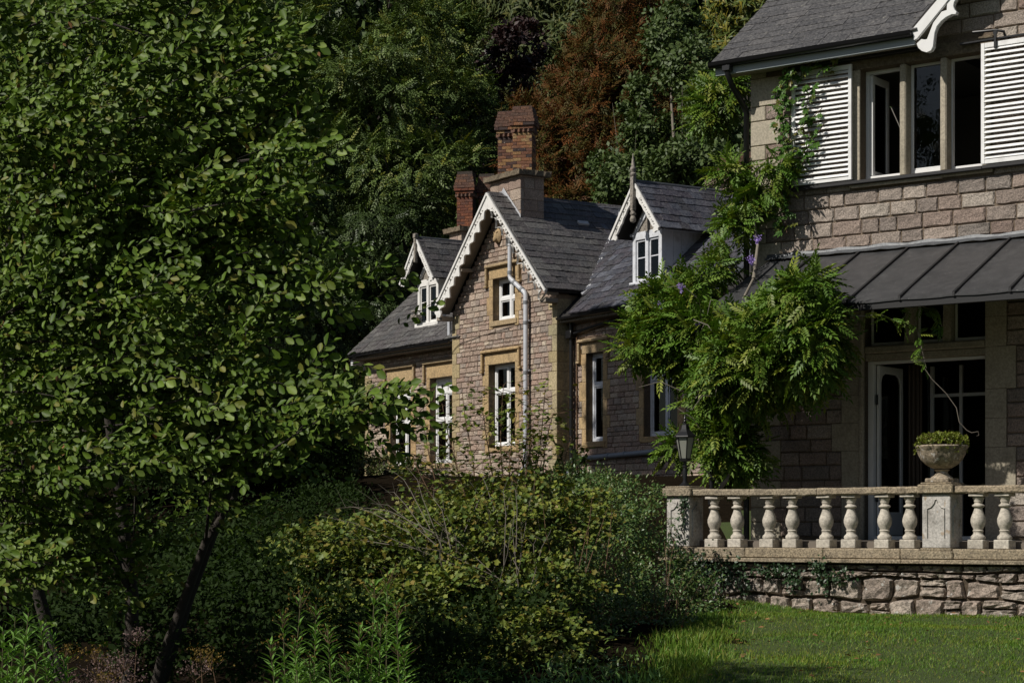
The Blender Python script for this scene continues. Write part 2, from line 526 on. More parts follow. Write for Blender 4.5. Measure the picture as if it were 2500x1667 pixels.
# --------------------------- masonry pieces: unit blocks shared by all stones
def rough_block(seed, amp, mat, name, nx=4, nz=3, edge=.09):
    q = random.Random(seed)
    vs, fs = [], []
    xs = [0, edge] + [edge + (1 - 2 * edge) * (i + 1) / (nx - 2 + 1) for i in range(nx - 2)] + [1 - edge, 1]
    zs = [0, edge * 1.6] + [edge * 1.6 + (1 - 3.2 * edge) * (i + 1) / (nz - 2 + 1) for i in range(nz - 2)] + [1 - edge * 1.6, 1]
    X, Z = len(xs), len(zs)
    for k, z in enumerate(zs):
        for i, x in enumerate(xs):
            bd = i in (0, X - 1) or k in (0, Z - 1)
            y = (.62 + q.uniform(-.08, .08)) if bd else q.uniform(-amp, amp)
            jx = q.uniform(-.02, .02) if bd else q.uniform(-.03, .03)
            jz = q.uniform(-.035, .035) if bd else q.uniform(-.04, .04)
            vs.append((min(max(x + jx, 0), 1), y, min(max(z + jz, 0), 1)))
    for k in range(Z - 1):
        for i in range(X - 1):
            fs.append((k * X + i, k * X + i + 1, (k + 1) * X + i + 1, (k + 1) * X + i))
    ring = list(range(X)) + [k * X + X - 1 for k in range(1, Z)] + [(Z - 1) * X + i for i in range(X - 2, -1, -1)] + [k * X for k in range(Z - 2, 0, -1)]
    b = len(vs)
    for i in ring:
        vs.append((vs[i][0], 1.0, vs[i][2]))
    n = len(ring)
    for j in range(n):
        fs.append((ring[j], b + j, b + (j + 1) % n, ring[(j + 1) % n]))
    me = bpy.data.meshes.new(name)
    me.from_pydata(vs, [], fs)
    me.materials.append(mat)
    return me, np.array(vs), fs


def stone_set(mat, name, n=7, amp=.22, nx=4, nz=3, edge=.09):
    return [rough_block(100 + i, amp, mat, name, nx, nz, edge) for i in range(n)]


def courses(x0, x1, zl, lmin, lmax, excl, clip=None, q=rd):
    """list of (xa,xb,za,zb) stones between course lines zl, leaving out rectangles excl"""
    out = []
    for za, zb in zip(zl[:-1], zl[1:]):
        zm = (za + zb) / 2
        a0, a1 = x0, x1
        if clip:
            a0, a1 = clip(zm)
            a0, a1 = max(a0, x0), min(a1, x1)
        iv = [(a0, a1)]
        for ex in excl:
            if ex[2] < zb - .15 * (zb - za) and ex[3] > za + .15 * (zb - za):
                nv = []
                for p, r in iv:
                    if ex[1] <= p or ex[0] >= r:
                        nv.append((p, r))
                    else:
                        if ex[0] > p: nv.append((p, ex[0]))
                        if ex[1] < r: nv.append((ex[1], r))
                iv = nv
        for p, r in iv:
            L = r - p
            if L < .04: continue
            x = p
            while x < r - 1e-4:
                ln = q.uniform(lmin, lmax)
                if r - (x + ln) < lmin * .7: ln = r - x
                if ln > lmax * 1.35: ln = ln / 2
                out.append((x, x + ln, za, zb))
                x += ln
    return out


def lay_stones(stones, sset, parent, y, depth, gap, nobj, name, stuffname, key=None, jit=.004, q=rd):
    """the first nobj stones (by key) become parts, the rest one joined part"""
    if key: stones = sorted(stones, key=key)
    for (a, b, c, d) in stones[:nobj]:
        me = sset[q.randrange(len(sset))][0]
        o = add(name, me, parent)
        o.location = (a + gap / 2, y + q.uniform(-jit, jit), c + gap / 2)
        o.scale = (b - a - gap, depth, d - c - gap)
    rest = stones[nobj:]
    if rest:
        mb = MB()
        for (a, b, c, d) in rest:
            _, V, Fs = sset[q.randrange(len(sset))]
            P = V * np.array([b - a - gap, depth, d - c - gap]) + np.array([a + gap / 2, y + q.uniform(-jit, jit), c + gap / 2])
            mb.raw(P.tolist(), Fs, q.random())
        me = mb.mesh(stuffname, sset[0][0].materials[0])
        add(stuffname, me, parent, kind='stuff')


def wall_shell(xs, zs, openings, y0, y1):
    """slab with holes, only outer faces"""
    xs = sorted(set([round(x, 4) for x in xs] + [round(o[i], 4) for o in openings for i in (0, 1)]))
    zs = sorted(set([round(z, 4) for z in zs] + [round(o[i], 4) for o in openings for i in (2, 3)]))
    nx, nz = len(xs) - 1, len(zs) - 1

    def solid(i, k):
        if i < 0 or k < 0 or i >= nx or k >= nz: return False
        xm, zm = (xs[i] + xs[i + 1]) / 2, (zs[k] + zs[k + 1]) / 2
        return not any(o[0] < xm < o[1] and o[2] < zm < o[3] for o in openings)
    mb = MB()
    for i in range(nx):
        for k in range(nz):
            if not solid(i, k): continue
            a, b, c, d = xs[i], xs[i + 1], zs[k], zs[k + 1]
            mb.raw([(a, y0, c), (b, y0, c), (b, y0, d), (a, y0, d)], [(0, 1, 2, 3)])
            mb.raw([(a, y1, c), (b, y1, c), (b, y1, d), (a, y1, d)], [(3, 2, 1, 0)])
            if not solid(i - 1, k): mb.raw([(a, y0, c), (a, y0, d), (a, y1, d), (a, y1, c)], [(0, 1, 2, 3)])
            if not solid(i + 1, k): mb.raw([(b, y0, c), (b, y1, c), (b, y1, d), (b, y0, d)], [(0, 1, 2, 3)])
            if not solid(i, k - 1): mb.raw([(a, y0, c), (a, y1, c), (b, y1, c), (b, y0, c)], [(0, 1, 2, 3)])
            if not solid(i, k + 1): mb.raw([(a, y0, d), (b, y0, d), (b, y1, d), (a, y1, d)], [(0, 1, 2, 3)])
    return mb


# unit slate: x 0..1 across, y 0..1 up the slope, z thickness
def slate_unit(seed, mat, name):
    q = random.Random(seed)
    c0, c1 = q.uniform(0, .05), q.uniform(0, .05)
    vs = [(0, c0, 1), (.5, q.uniform(-.02, .02), 1.0), (1, c1, 1), (1, 1, .4), (0, 1, .4), (0, c0, 0), (.5, 0, 0), (1, c1, 0), (1, 1, -.2), (0, 1, -.2)]
    fs = [(0, 1, 2, 3, 4), (5, 6, 1, 0), (6, 7, 2, 1), (7, 8, 3, 2), (9, 5, 0, 4), (8, 9, 4, 3)]
    me = bpy.data.meshes.new(name)
    me.from_pydata(vs, [], fs)
    me.materials.append(mat)
    return me, np.array(vs), fs


SLS = {k: [slate_unit(300 + i, M[k], 'slate') for i in range(6)] for k in ('slate_house', 'slate_lodge', 'slate_blue')}


def lay_slates(kind, org, ax, up, length, rng_fn, exp, wmin, wmax, parent, nobj=0, th=.011, q=rd, first=0):
    """slates on a slope: org eave corner, ax along the eave, up the slope; rng_fn(s)->(a0,a1)"""
    org, ax, up = Vector(org), Vector(ax).normalized(), Vector(up).normalized()
    nr = ax.cross(up).normalized()
    mb, cnt = MB(), 0
    s, row = 0.0, 0
    while s < length:
        a0, a1 = rng_fn(s + exp * .5)
        x = a0
        while x < a1 - .02:
            wd = q.uniform(wmin, wmax)
            if row % 2 and x == a0: wd *= .55
            if a1 - (x + wd) < wmin * .45: wd = a1 - x
            ln = min(exp * 1.6, length - s + .02)
            p = org + ax * (x + .0025) + up * (s + q.uniform(-.006, .006)) + nr * (.004 + q.uniform(0, .005))
            t = up * ln + nr * (-.0)
            sx, sz = wd - .005, th * q.uniform(.8, 1.3)
            if cnt < nobj:
                o = add('slate', SLS[kind][q.randrange(6)][0], parent)
                o.matrix_local = Matrix(((ax.x * sx, up.x * ln, nr.x * sz, p.x), (ax.y * sx, up.y * ln, nr.y * sz, p.y), (ax.z * sx, up.z * ln, nr.z * sz, p.z), (0, 0, 0, 1)))
                cnt += 1
            else:
                _, V, Fs = SLS[kind][q.randrange(6)]
                Q = np.array(p)[None] + V[:, :1] * np.array(ax) * sx + V[:, 1:2] * np.array(up) * ln + V[:, 2:] * np.array(nr) * sz
                mb.raw(Q.tolist(), Fs, q.random())
            x += wd
        s += exp
        row += 1
    if mb.f:
        add('slates', mb.mesh('slates', M[kind]), parent, kind='stuff')
    return cnt


# --------------------------- leaves
def fan(pts):
    return [(0, i, i + 1) for i in range(1, len(pts) - 1)]


T_ALDER = (np.array([(0, 0, 0), (.26, .20, .06), (.62, .31, .10), (.90, .17, .03), (.93, -.15, .03), (.62, -.31, .10), (.26, -.20, .06), (.5, 0, -.06), (1.0, .0, -.04)]),
           [(0, 7, 1), (1, 7, 2), (2, 7, 8, 3), (8, 7, 5, 4), (5, 7, 6), (6, 7, 0)])
T_OVAL = (np.array([(0, 0, 0), (.5, .28, .06), (1, 0, -.05), (.5, -.28, .06), (.5, 0, -.03)]), [(0, 4, 1), (4, 2, 1), (0, 3, 4), (4, 3, 2)])
T_QUAD = (np.array([(0, 0, 0), (.5, .3, .05), (1, 0, -.06), (.5, -.3, .05)]), [(0, 3, 2, 1)])
T_LANCE = (np.array([(0, 0, 0), (.4, .09, .02), (1, 0, -.22), (.4, -.09, .02), (.42, 0, -.04)]), [(0, 4, 1), (4, 2, 1), (0, 3, 4), (4, 3, 2)])
T_LOBE = (np.array([(.05, 0, 0), (.15, .28, .05), (.4, .22, .02), (.55, .48, .03), (.72, .24, 0), (1, 0, -.1), (.72, -.24, 0), (.55, -.48, .03), (.4, -.22, .02), (.15, -.28, .05), (.45, 0, -.05)]),
          [(10, i, i + 1) for i in range(0, 9)] + [(10, 9, 0)])
T_BLADE = (np.array([(0, .05, 0), (0, -.05, 0), (.55, .035, .06), (.55, -.035, .06), (1, 0, .25)]), [(0, 1, 3, 2), (2, 3, 4)])


def frond(npair, lw, ll, droop, spread=.8, taper=.4):
    vs, fs = [], []
    for i in range(npair * 2 + 1):
        j = i // 2
        t = .12 + .8 * j / npair
        sd = 1 if i % 2 else -1
        if i == npair * 2:
            t, ang, L = .9, 0, ll
        else:
            ang, L = sd * spread, ll * (1 - taper * abs(t - .45))
        z = -droop * t * t
        bx = (t, 0, z)
        dx, dy = math.cos(ang), math.sin(ang)
        b = len(vs)
        dz = -droop * .5 * t
        vs += [bx, (t + dx * L * .5 - dy * lw, dy * L * .5 + dx * lw, z + .03 + dz * L * .5), (t + dx * L, dy * L, z - .05 + dz * L), (t + dx * L * .5 + dy * lw, dy * L * .5 - dx * lw, z + .03 + dz * L * .5)]
        fs.append((b, b + 3, b + 2, b + 1))
    b = len(vs)
    vs += [(0, .008, 0), (0, -.008, 0), (.9, .004, -droop * .8), (.9, -.004, -droop * .8)]
    fs.append((b, b + 1, b + 3, b + 2))
    return np.array(vs), fs


T_WIST = frond(5, .06, .34, .22, .8)
T_ASH = frond(4, .06, .28, .25, .8)
T_TUFT = frond(3, .05, .42, .1, .6)
T_STRAND = (np.array([(0, .05, 0), (0, -.05, 0), (.3, .14, -.1), (.3, -.14, -.1), (.65, .08, -.45), (.65, -.08, -.45), (1, .0, -.95)]), [(0, 1, 3, 2), (2, 3, 5, 4), (4, 5, 6)])


def palmate(n=5, spread=1.15):
    vs, fs = [], []
    for i in range(n):
        a = (i - (n - 1) / 2) * spread / ((n - 1) / 2)
        L = 1 - .25 * abs(i - (n - 1) / 2)
        dx, dy, b = math.cos(a), math.sin(a), len(vs)
        w_ = .17
        vs += [(0, 0, 0), (dx * L * .55 - dy * w_, dy * L * .55 + dx * w_, .04), (dx * L, dy * L, -.12), (dx * L * .55 + dy * w_, dy * L * .55 - dx * w_, .04)]
        fs.append((b, b + 3, b + 2, b + 1))
    return np.array(vs), fs


T_PALM = palmate()


def norm(a):
    return a / np.maximum(np.linalg.norm(a, axis=-1, keepdims=True), 1e-9)


def leaf_basis(D, N):
    D = norm(D)
    N = norm(N - D * np.sum(N * D, axis=1, keepdims=True))
    return D, np.cross(N, D), N


def leaf_np(name, mat, P, D, N, S, tmpl):
    V, Fs = tmpl
    D, B, N = leaf_basis(D, N)
    n, k = len(P), len(V)
    co = P[:, None] + S[:, None, None] * (V[None, :, 0:1] * D[:, None] + V[None, :, 1:2] * B[:, None] + V[None, :, 2:3] * N[:, None])
    co = co.reshape(-1, 3).astype(np.float32)
    lens = np.array([len(f) for f in Fs])
    flat = np.concatenate([np.array(f) for f in Fs])
    li = (np.arange(n)[:, None] * k + flat[None]).ravel().astype(np.int32)
    lt = np.tile(lens, n).astype(np.int32)
    ls = np.concatenate([[0], np.cumsum(lt)[:-1]]).astype(np.int32)
    me = bpy.data.meshes.new(name)
    me.vertices.add(len(co))
    me.vertices.foreach_set('co', co.ravel())
    me.loops.add(len(li))
    me.loops.foreach_set('vertex_index', li)
    me.polygons.add(len(lt))
    me.polygons.foreach_set('loop_start', ls)
    me.polygons.foreach_set('loop_total', lt)
    me.update(calc_edges=True)
    at = me.attributes.new('rnd', 'FLOAT', 'FACE')
    at.data.foreach_set('value', np.repeat(rng.random(n), len(Fs)).astype(np.float32))
    me.materials.append(mat)
    return me


UNITLEAF = {}


def leaf_objs(name, mat, P, D, N, S, tmpl, parent):
    """single leaves as parts, sharing one leaf mesh"""
    key = (mat.name, id(tmpl))
    if key not in UNITLEAF:
        me = bpy.data.meshes.new('leaf')
        me.from_pydata(tmpl[0].tolist(), [], tmpl[1])
        me.materials.append(mat)
        UNITLEAF[key] = me
    D, B, N = leaf_basis(D, N)
    for p, d, b, nn, s in zip(P, D, B, N, S):
        o = add(name, UNITLEAF[key], parent)
        o.matrix_local = Matrix(((d[0] * s, b[0] * s, nn[0] * s, p[0]), (d[1] * s, b[1] * s, nn[1] * s, p[1]), (d[2] * s, b[2] * s, nn[2] * s, p[2]), (0, 0, 0, 1)))


def rsph(n):
    return norm(rng.normal(size=(n, 3)))


def crown(blobs, n, nsub=14, sub=.34, shell=.75, up=.5, out=.6, droop=.0, rand=.6, size=(.1, .16), flat=1.0):
    """leaf positions clustered in clumps over the surface of ellipsoid blobs [(c, r, weight)]"""
    wts = np.array([b[2] if len(b) > 2 else np.prod(b[1]) ** (2 / 3) for b in blobs], float)
    wts /= wts.sum()
    Ps, Ds, Ns = [], [], []
    for (b, wt) in zip(blobs, wts):
        c, r = np.array(b[0], float), np.array(b[1], float)
        m_ = max(4, int(n * wt))
        ks = max(3, int(nsub * (.6 + .8 * rng.random())))
        dirs = rsph(ks)
        rad = shell + (1 - shell) * rng.random((ks, 1)) * 1.1
        cen = c + dirs * r * rad
        srad = sub * r.mean() * (.6 + .8 * rng.random(ks))
        pick = rng.integers(0, ks, m_)
        off = rng.normal(size=(m_, 3)) * .55
        off[:, 2] *= flat * .8
        p = cen[pick] + off * srad[pick][:, None]
        o = norm((p - c) / r)
        Ps.append(p)
        Ns.append(norm(o * out + np.array([0, 0, up]) + np.array(sun_dir) * .45 + rsph(m_) * rand))
        Ds.append(norm(o * .6 + rsph(m_) * .7 + np.array([0, 0, -droop])))
    P, D, N = np.concatenate(Ps), np.concatenate(Ds), np.concatenate(Ns)
    S = rng.uniform(size[0], size[1], len(P))
    return P, D, N, S


def limbs(base, tips, r0, mid=.45, n=6, sag=.0, wob=.25):
    mb = MB()
    for t in tips:
        t = Vector(t)
        L = (t - base).length
        pts, rr = [], []
        for i in range(6):
            s = i / 5
            p = base.lerp(t, s) + Vector((rd.uniform(-1, 1), rd.uniform(-1, 1), 0)) * wob * L * .12 * math.sin(s * math.pi)
            p.z += math.sin(s * math.pi) * L * .06
            pts.append(p)
            rr.append(r0 * (1 - .85 * s))
        mb.tube(pts, rr, n)
    return mb


def rel(P, o):
    return P - np.array(o)


# ------------------------------------------------------------------ ground
HO, HA = Vector((3.706, 30.5, 0)), R(-36.5)          # house: front left corner, turn
LO, LA = Vector((1.02, 44.5, 0)), R(-57.5)           # lodge: gable right corner, turn


def to_local(o, a, X, Y):
    dx, dy = X - o.x, Y - o.y
    return dx * math.cos(a) + dy * math.sin(a), -dx * math.sin(a) + dy * math.cos(a)


def to_world(o, a, x, y, z=0.0):
    return Vector((o.x + x * math.cos(a) - y * math.sin(a), o.y + x * math.sin(a) + y * math.cos(a), z))


def sst(a, b, x):
    t = np.clip((x - a) / (b - a), 0, 1)
    return t * t * (3 - 2 * t)


def gz(X, Y):
    X, Y = np.asarray(X, float), np.asarray(Y, float)
    z = -1.62 + .52 * sst(9, 25, Y)
    xr = (X - HO.x) * math.cos(HA) + (Y - HO.y) * math.sin(HA)
    yr = -(X - HO.x) * math.sin(HA) + (Y - HO.y) * math.cos(HA)
    yl = -(X - LO.x) * math.sin(LA) + (Y - LO.y) * math.cos(LA)
    z = z + 2.2 * sst(25, 41, Y + .25 * np.minimum(X, 0))
    z = z + .34 * np.maximum(0, Y - 57) + .12 * np.clip(yl - 8, 0, 40) + .5 * np.maximum(0, Y - 98)
    pad = sst(-.5, .2, xr) * sst(-3.4, -2.85, yr) * (yr < 12) * (xr < 30)
    z = z * (1 - pad) + np.minimum(z, -1.25) * pad
    z = z + .03 * np.sin(X * 1.7 + Y * .6) + .02 * np.sin(Y * 2.3 - X)
    return z


def is_lawn(X, Y):
    return (X > 1.42 + (Y - 16.5) * .145 + .25 * np.sin(Y * 1.3)) & (Y < 40) & (Y > 8) | (Y <= 8)


gx = np.concatenate([np.linspace(-70, -14, 30), np.arange(-13.5, 16, .5), np.linspace(17, 80, 34)])
gy = np.concatenate([np.linspace(-25, 5, 12), np.arange(6, 60, .5), np.linspace(61, 190, 70)])
GX, GY = np.meshgrid(gx, gy)
GZ = gz(GX, GY)
nx_, ny_ = len(gx), len(gy)
gme = bpy.data.meshes.new('ground')
ii = np.arange(nx_ * ny_).reshape(ny_, nx_)
gf = np.stack([ii[:-1, :-1], ii[:-1, 1:], ii[1:, 1:], ii[1:, :-1]], -1).reshape(-1, 4)
gme.from_pydata(np.stack([GX, GY, GZ], -1).reshape(-1, 3).tolist(), [], gf.tolist())
gme.materials.append(M['soil'])
gme.materials.append(M['lawn'])
cxm = GX.ravel()[gf].mean(1)
cym = GY.ravel()[gf].mean(1)
gme.polygons.foreach_set('material_index', is_lawn(cxm, cym).astype(np.int32))
gme.shade_smooth()
tag(add('ground', gme), kind='structure')

# ------------------------------------------------------------------ the large house on the right
house = thing('stone_house', 'large stone house at right with slate roof, white louvred shutters and glazed canopy', 'house', HO, HA)
HST = stone_set(M['house_stone'], 'stone', 8, .16, 5, 4, .05)

zl = [-.35]
while zl[-1] < 9.5:
    zl.append(zl[-1] + rd.choice((.19, .205, .215, .225)))


def near(zv):
    return min(zl, key=lambda q: abs(q - zv))


W_UP = (1.87, 3.80, 5.20, 6.85)
W_DR = (1.93, 3.84, -.18, 3.70)
front = wall_shell([0, 9], [-1.2, 7.3], [W_UP, W_DR], .012, .36).build('front_wall', M['mortar'], house)
quo = []
for i, (a, b) in enumerate(zip(zl[:-1], zl[1:])):
    if b > 7.2: break
qi = 0
k = 0
while k < len(zl) - 2 and zl[k] < 7.0:
    step = 2 if qi % 2 == 0 else 1
    a, b = zl[k], zl[min(k + step, len(zl) - 1)]
    wd = .52 if qi % 2 == 0 else .26
    quo.append((0, wd, a, b))
    MB().box(.0, wd, -.012, .40, a + .004, b - .004, .012).build('quoin', M['grey_ashlar'], front)
    k += step
    qi += 1
# dressed surrounds
ex = list(quo)
for (a, b, c, d) in ((1.80, 1.87, 5.05, 7.02), (3.80, 3.9, 5.05, 7.02)):
    pass
up_sur = MB().box(1.74, 1.866, -.02, .3, 5.2, 6.85, .006).build('window_surround', M['grey_ashlar'], house)
MB().box(3.804, 3.92, -.02, .3, 5.2, 6.85, .006).build('jamb', M['grey_ashlar'], up_sur)
MB().box(1.70, 3.96, -.022, .3, 6.853, 7.06, .006).build('lintel', M['cornice_stone'], up_sur)
MB().box(1.70, 3.96, -.05, .3, 5.10, 5.197, .012).build('sill', M['grey_ashlar'], up_sur)
ex.append((1.70, 3.96, 5.1, 7.06))
# door surround blocks
dsur = MB().box(1.86, 1.93, -.05, .3, -.18, 3.72, .02).build('door_surround', M['grey_ashlar'], house)
zc = -.18
qi = 0
while zc < 3.6:
    h = rd.uniform(.42, .62)
    h = min(near(zc + h) - zc, 3.75 - zc) if zc + h < 3.5 else 3.75 - zc
    lx = 1.56 - (.16 if qi % 3 == 2 else 0)
    rx = 4.16 + (.14 if qi % 3 == 1 else 0)
    MB().box(lx, 1.858, -.014, .3, zc + .002, zc + h - .002, .004).build('dressed_block', M['grey_ashlar'], dsur)
    MB().box(3.842, rx, -.014, .3, zc + .002, zc + h - .002, .004).build('dressed_block', M['grey_ashlar'], dsur)
    ex.append((lx, rx, zc, zc + h))
    zc += h
    qi += 1
MB().box(1.93, 3.84, .03, .3, 2.50, 2.60, .01).box(1.93, 3.84, -.005, .3, 2.605, 2.715, .02).build('transom_bar', M['grey_ashlar'], dsur)
for a, b in ((2.56, 2.72), (3.16, 3.30)):
    MB().prism([(a, 2.716), (b, 2.716), (b - .03, 3.7), (a + .03, 3.7)], .04, .28).build('mullion', M['grey_ashlar'], dsur)
for a, b in ((2.50, 2.60), (3.14, 3.24)):
    MB().box(a, b, .0, .26, 5.2, 6.85, .018).build('mullion', M['grey_ashlar'], up_sur)

GAP_X, GAP_Z, GSL = 5.3, 7.2, .94


def gclip(z):
    if z < 7.2: return 0, 9
    h = 2.36 - (z - 7.2) / GSL
    return GAP_X - h, GAP_X + h


MB().prism([(2.9, 7.3), (7.7, 7.3), (5.3, 9.5)], .012, .36).build('gable_wall', M['mortar'], house)
st = courses(0, 7.2, zl, .24, .56, ex + [(0, 9, 6.98, 7.2)] if False else ex, gclip)
st = [s for s in st if s[2] > -.3 and not (s[2] > 6.95 and s[0] < 2.9)]
st.sort(key=lambda s: -(s[0] < 5.0))
lay_stones(st, HST, front, -.016, .04, .012, 300, 'stone', 'stonework')
# rest of the body
body = MB().box(.0, .35, .41, 5.35, -1.2, 7.2).box(.0, .35, 6.65, 7.5, -1.2, 7.2).box(.0, .35, 5.351, 6.649, 2.75, 7.2).box(.0, .35, 5.351, 6.649, -1.2, .5).box(8.6, 9, .37, 7.5, -1.2, 7.2).box(.36, 8.59, 7.1, 7.5, -1.2, 7.2)
body.build('rear_walls', M['mortar'], house)
sw = MB().box(.25, .30, 5.352, 5.45, .5, 2.75).box(.25, .30, 5.87, 6.06, .5, 2.75).box(.25, .30, 6.52, 6.648, .5, 2.75).build('side_window', M['grey_ashlar'], house)
MB().box(.27, .275, 5.45, 5.87, .5, 2.75).build('pane', M['glass'], sw)
MB().box(.27, .275, 6.06, 6.52, .5, 2.75).build('pane', M['glass'], sw)
MB().box(.36, 8.59, .37, 7.09, -.30, -.16).build('ground_floor', M['panelling'], house)
MB().box(.36, 8.59, .37, 7.09, 4.0, 4.25).build('upper_floor', M['room'], house)
MB().box(.36, 8.59, .37, 7.09, 7.21, 7.28).build('upper_ceiling', M['room'], house)
pn = MB().box(2.6, 8.59, 3.4, 3.5, -.16, 4.0).build('inner_wall', M['panelling'], house)
for x in (2.9, 3.55, 4.2, 4.85):
    MB().box(x, x + .5, 3.37, 3.398, .1, 2.2, .01).build('panel', M['panelling'], pn)
MB().box(.36, 8.59, 4.2, 4.3, 4.25, 7.2).build('inner_wall', M['room'], house)
# main roof
EV_Y, EV_Z, PT = -.45, 7.19, .754
ang = math.atan(PT)
cu_, su_ = math.cos(ang), math.sin(ang)
SLN = 4.6 / cu_
roof = MB().prismx([(EV_Y + .02, EV_Z - .05), (EV_Y + 4.6, EV_Z + 4.6 * PT - .05), (EV_Y + 9.2, EV_Z - .05), (EV_Y + 9.2, EV_Z - .12), (EV_Y + 4.6, EV_Z + 4.6 * PT - .13), (EV_Y + .02, EV_Z - .09)], -.40, 2.93).prismx([(.4, EV_Z + .6), (EV_Y + 4.6, EV_Z + 4.6 * PT - .05), (EV_Y + 9.2, EV_Z - .05), (EV_Y + 9.2, EV_Z - .12), (.4, EV_Z + .4)], 2.931, 9.4).build('roof', M['deck'], house)


def hrange(s):
    y = EV_Y + s * cu_
    return 0, min(3.36 + (y - EV_Y) / 1.247 * 1.0, 9)


lay_slates('slate_house', (-.43, EV_Y - .03, EV_Z - .02), (1, 0, 0), (0, cu_, su_), 3.2, hrange, .215, .34, .5, roof, 260, .016)
MB().box(-.42, -.39, EV_Y, EV_Y + .02, 7.1, 7.12).build('verge_slip', M['black'], roof)
# gable roof over the window
gl_ = MB()
for sgn in (-1, 1):
    xe = GAP_X + sgn * 2.45
    gl_.prism([(xe, 7.13), (GAP_X, 9.43), (GAP_X, 9.50), (xe - 0 * sgn, 7.20)], -.43, 3.5)
gl_.build('gable_roof', M['deck'], house)
sf = MB()
for sgn in (-1, 1):
    sf.prism([(GAP_X + sgn * 2.40, 7.10), (GAP_X, 9.36), (GAP_X, 9.40), (GAP_X + sgn * 2.42, 7.14)], -.38, -.02)
sf.build('soffit', M['soffit'], house)
BA = [(2.915, 7.199), (2.947, 7.046), (2.988, 7.059), (3.448, 7.515), (5.3, 9.25), (5.3, 9.45)]
bb = MB().prism(BA, -.46, -.40).build('bargeboard', M['white'], house)
BB = [(2.98, 6.992), (3.004, 6.929), (3.061, 6.875), (3.134, 6.846), (3.199, 6.863), (3.231, 6.918), (3.239, 7.007), (3.255, 7.11), (3.288, 7.195), (3.352, 7.26), (3.432, 7.308), (3.52, 7.335), (3.575, 7.326), (3.591, 7.358),
      (3.551, 7.401), (3.539, 7.448), (3.551, 7.498), (3.62, 7.60), (3.75, 7.67), (3.86, 7.70), (3.92, 7.74), (3.88, 7.80), (3.86, 7.86), (3.90, 7.96), (3.80, 7.96), (3.496, 7.60), (3.448, 7.477), (3.444, 7.403), (3.368, 7.392), (3.239, 7.255), (3.142, 7.036), (3.11, 7.03), (3.053, 7.046)]
add('bargeboard_scroll', holes_mesh('bargeboard_scroll', BB, [], -.44, .10, M['white']), bb)
# eaves
MB().box(-.40, 2.93, -.40, -.36, 6.99, 7.11, .004).build('fascia', M['fascia'], house)
MB().box(-.36, 3.0, -.36, -.015, 7.03, 7.06).build('soffit_board', M['soffit'], house)
gut = MB()
pr_ = [(-.47 + .065 * math.cos(a), 7.165 + .065 * math.sin(a)) for a in [math.pi + i * math.pi / 8 for i in range(9)]]
gut.prismx(pr_ + [(-.395, 7.18), (-.545, 7.18)], -.46, 2.92)
gut.build('gutter', M['black'], house, 40)
MB().tube([(-.15, -.46, 7.12), (-.15, -.45, 6.98), (-.13, -.36, 6.82), (-.10, -.08, 6.58), (-.09, .02, 6.45), (-.09, .02, -.2)], .045, 10).box(-.22, -.08, -.52, -.41, 7.02, 7.11, .01).build('downpipe', M['black'], house, 40)


# windows of the house
def casement(parent, x0, x1, z0, z1, y, mat, st_=.05, bot=.07, th=.045, pane=True, name='casement'):
    m_ = MB().box(x0, x0 + st_, y, y + th, z0, z1, .005).box(x1 - st_, x1, y, y + th, z0, z1, .005).box(x0 + st_, x1 - st_, y + .002, y + th - .002, z1 - st_, z1, .004).box(x0 + st_, x1 - st_, y + .002, y + th - .002, z0, z0 + bot, .004)
    o = m_.build(name, mat, parent)
    if pane:
        MB().box(x0 + st_ - .004, x1 - st_ + .004, y + th * .45, y + th * .55, z0 + bot - .004, z1 - st_ + .004).build('pane', M['glass'], o)
    return o


def leaf_open(parent, x, y, z0, z1, wd, mat, name, arch=False, bot=.08):
    """a leaf hinged at (x,y) standing open square to the wall"""
    m_ = MB()
    st_ = .075
    m_.box(x, x + .045, y, y + st_, z0, z1, .005).box(x, x + .045, y + wd - st_, y + wd, z0, z1, .005)
    m_.box(x + .002, x + .043, y + st_, y + wd - st_, z1 - .11, z1, .004).box(x + .002, x + .043, y + st_, y + wd - st_, z0, z0 + bot, .004)
    if arch:
        for ya, s_ in ((y + st_, 1), (y + wd - st_, -1)):
            m_.prismx([(ya, z1 - .11), (ya + s_ * .14, z1 - .11), (ya + s_ * .045, z1 - .155), (ya, z1 - .25)], x + .003, x + .042)
    o = m_.build(name, mat, parent)
    MB().box(x + .018, x + .024, y + st_ - .003, y + wd - st_ + .003, z0 + bot - .003, z1 - .107).build('pane', M['glass'], o)
    return o


wn_up = MB().box(1.87, 2.50, .17, .26, 5.2, 5.275, .006).box(2.60, 3.14, .17, .26, 5.2, 5.285, .006).box(3.24, 3.80, .17, .26, 5.2, 5.275, .006).box(1.872, 1.93, .18, .25, 5.276, 6.848).box(1.932, 2.498, .18, .25, 6.80, 6.848).build('window', M['white'], house)
leaf_open(wn_up, 1.935, .19, 5.285, 6.79, .56, M['white'], 'casement')
casement(wn_up, 2.602, 3.138, 5.287, 6.848, .18, M['white'], .04, .03)
MB().box(3.242, 3.262, .18, .25, 5.277, 6.848).box(3.263, 3.798, .18, .25, 6.82, 6.848).build('open_light_frame', M['white'], wn_up)
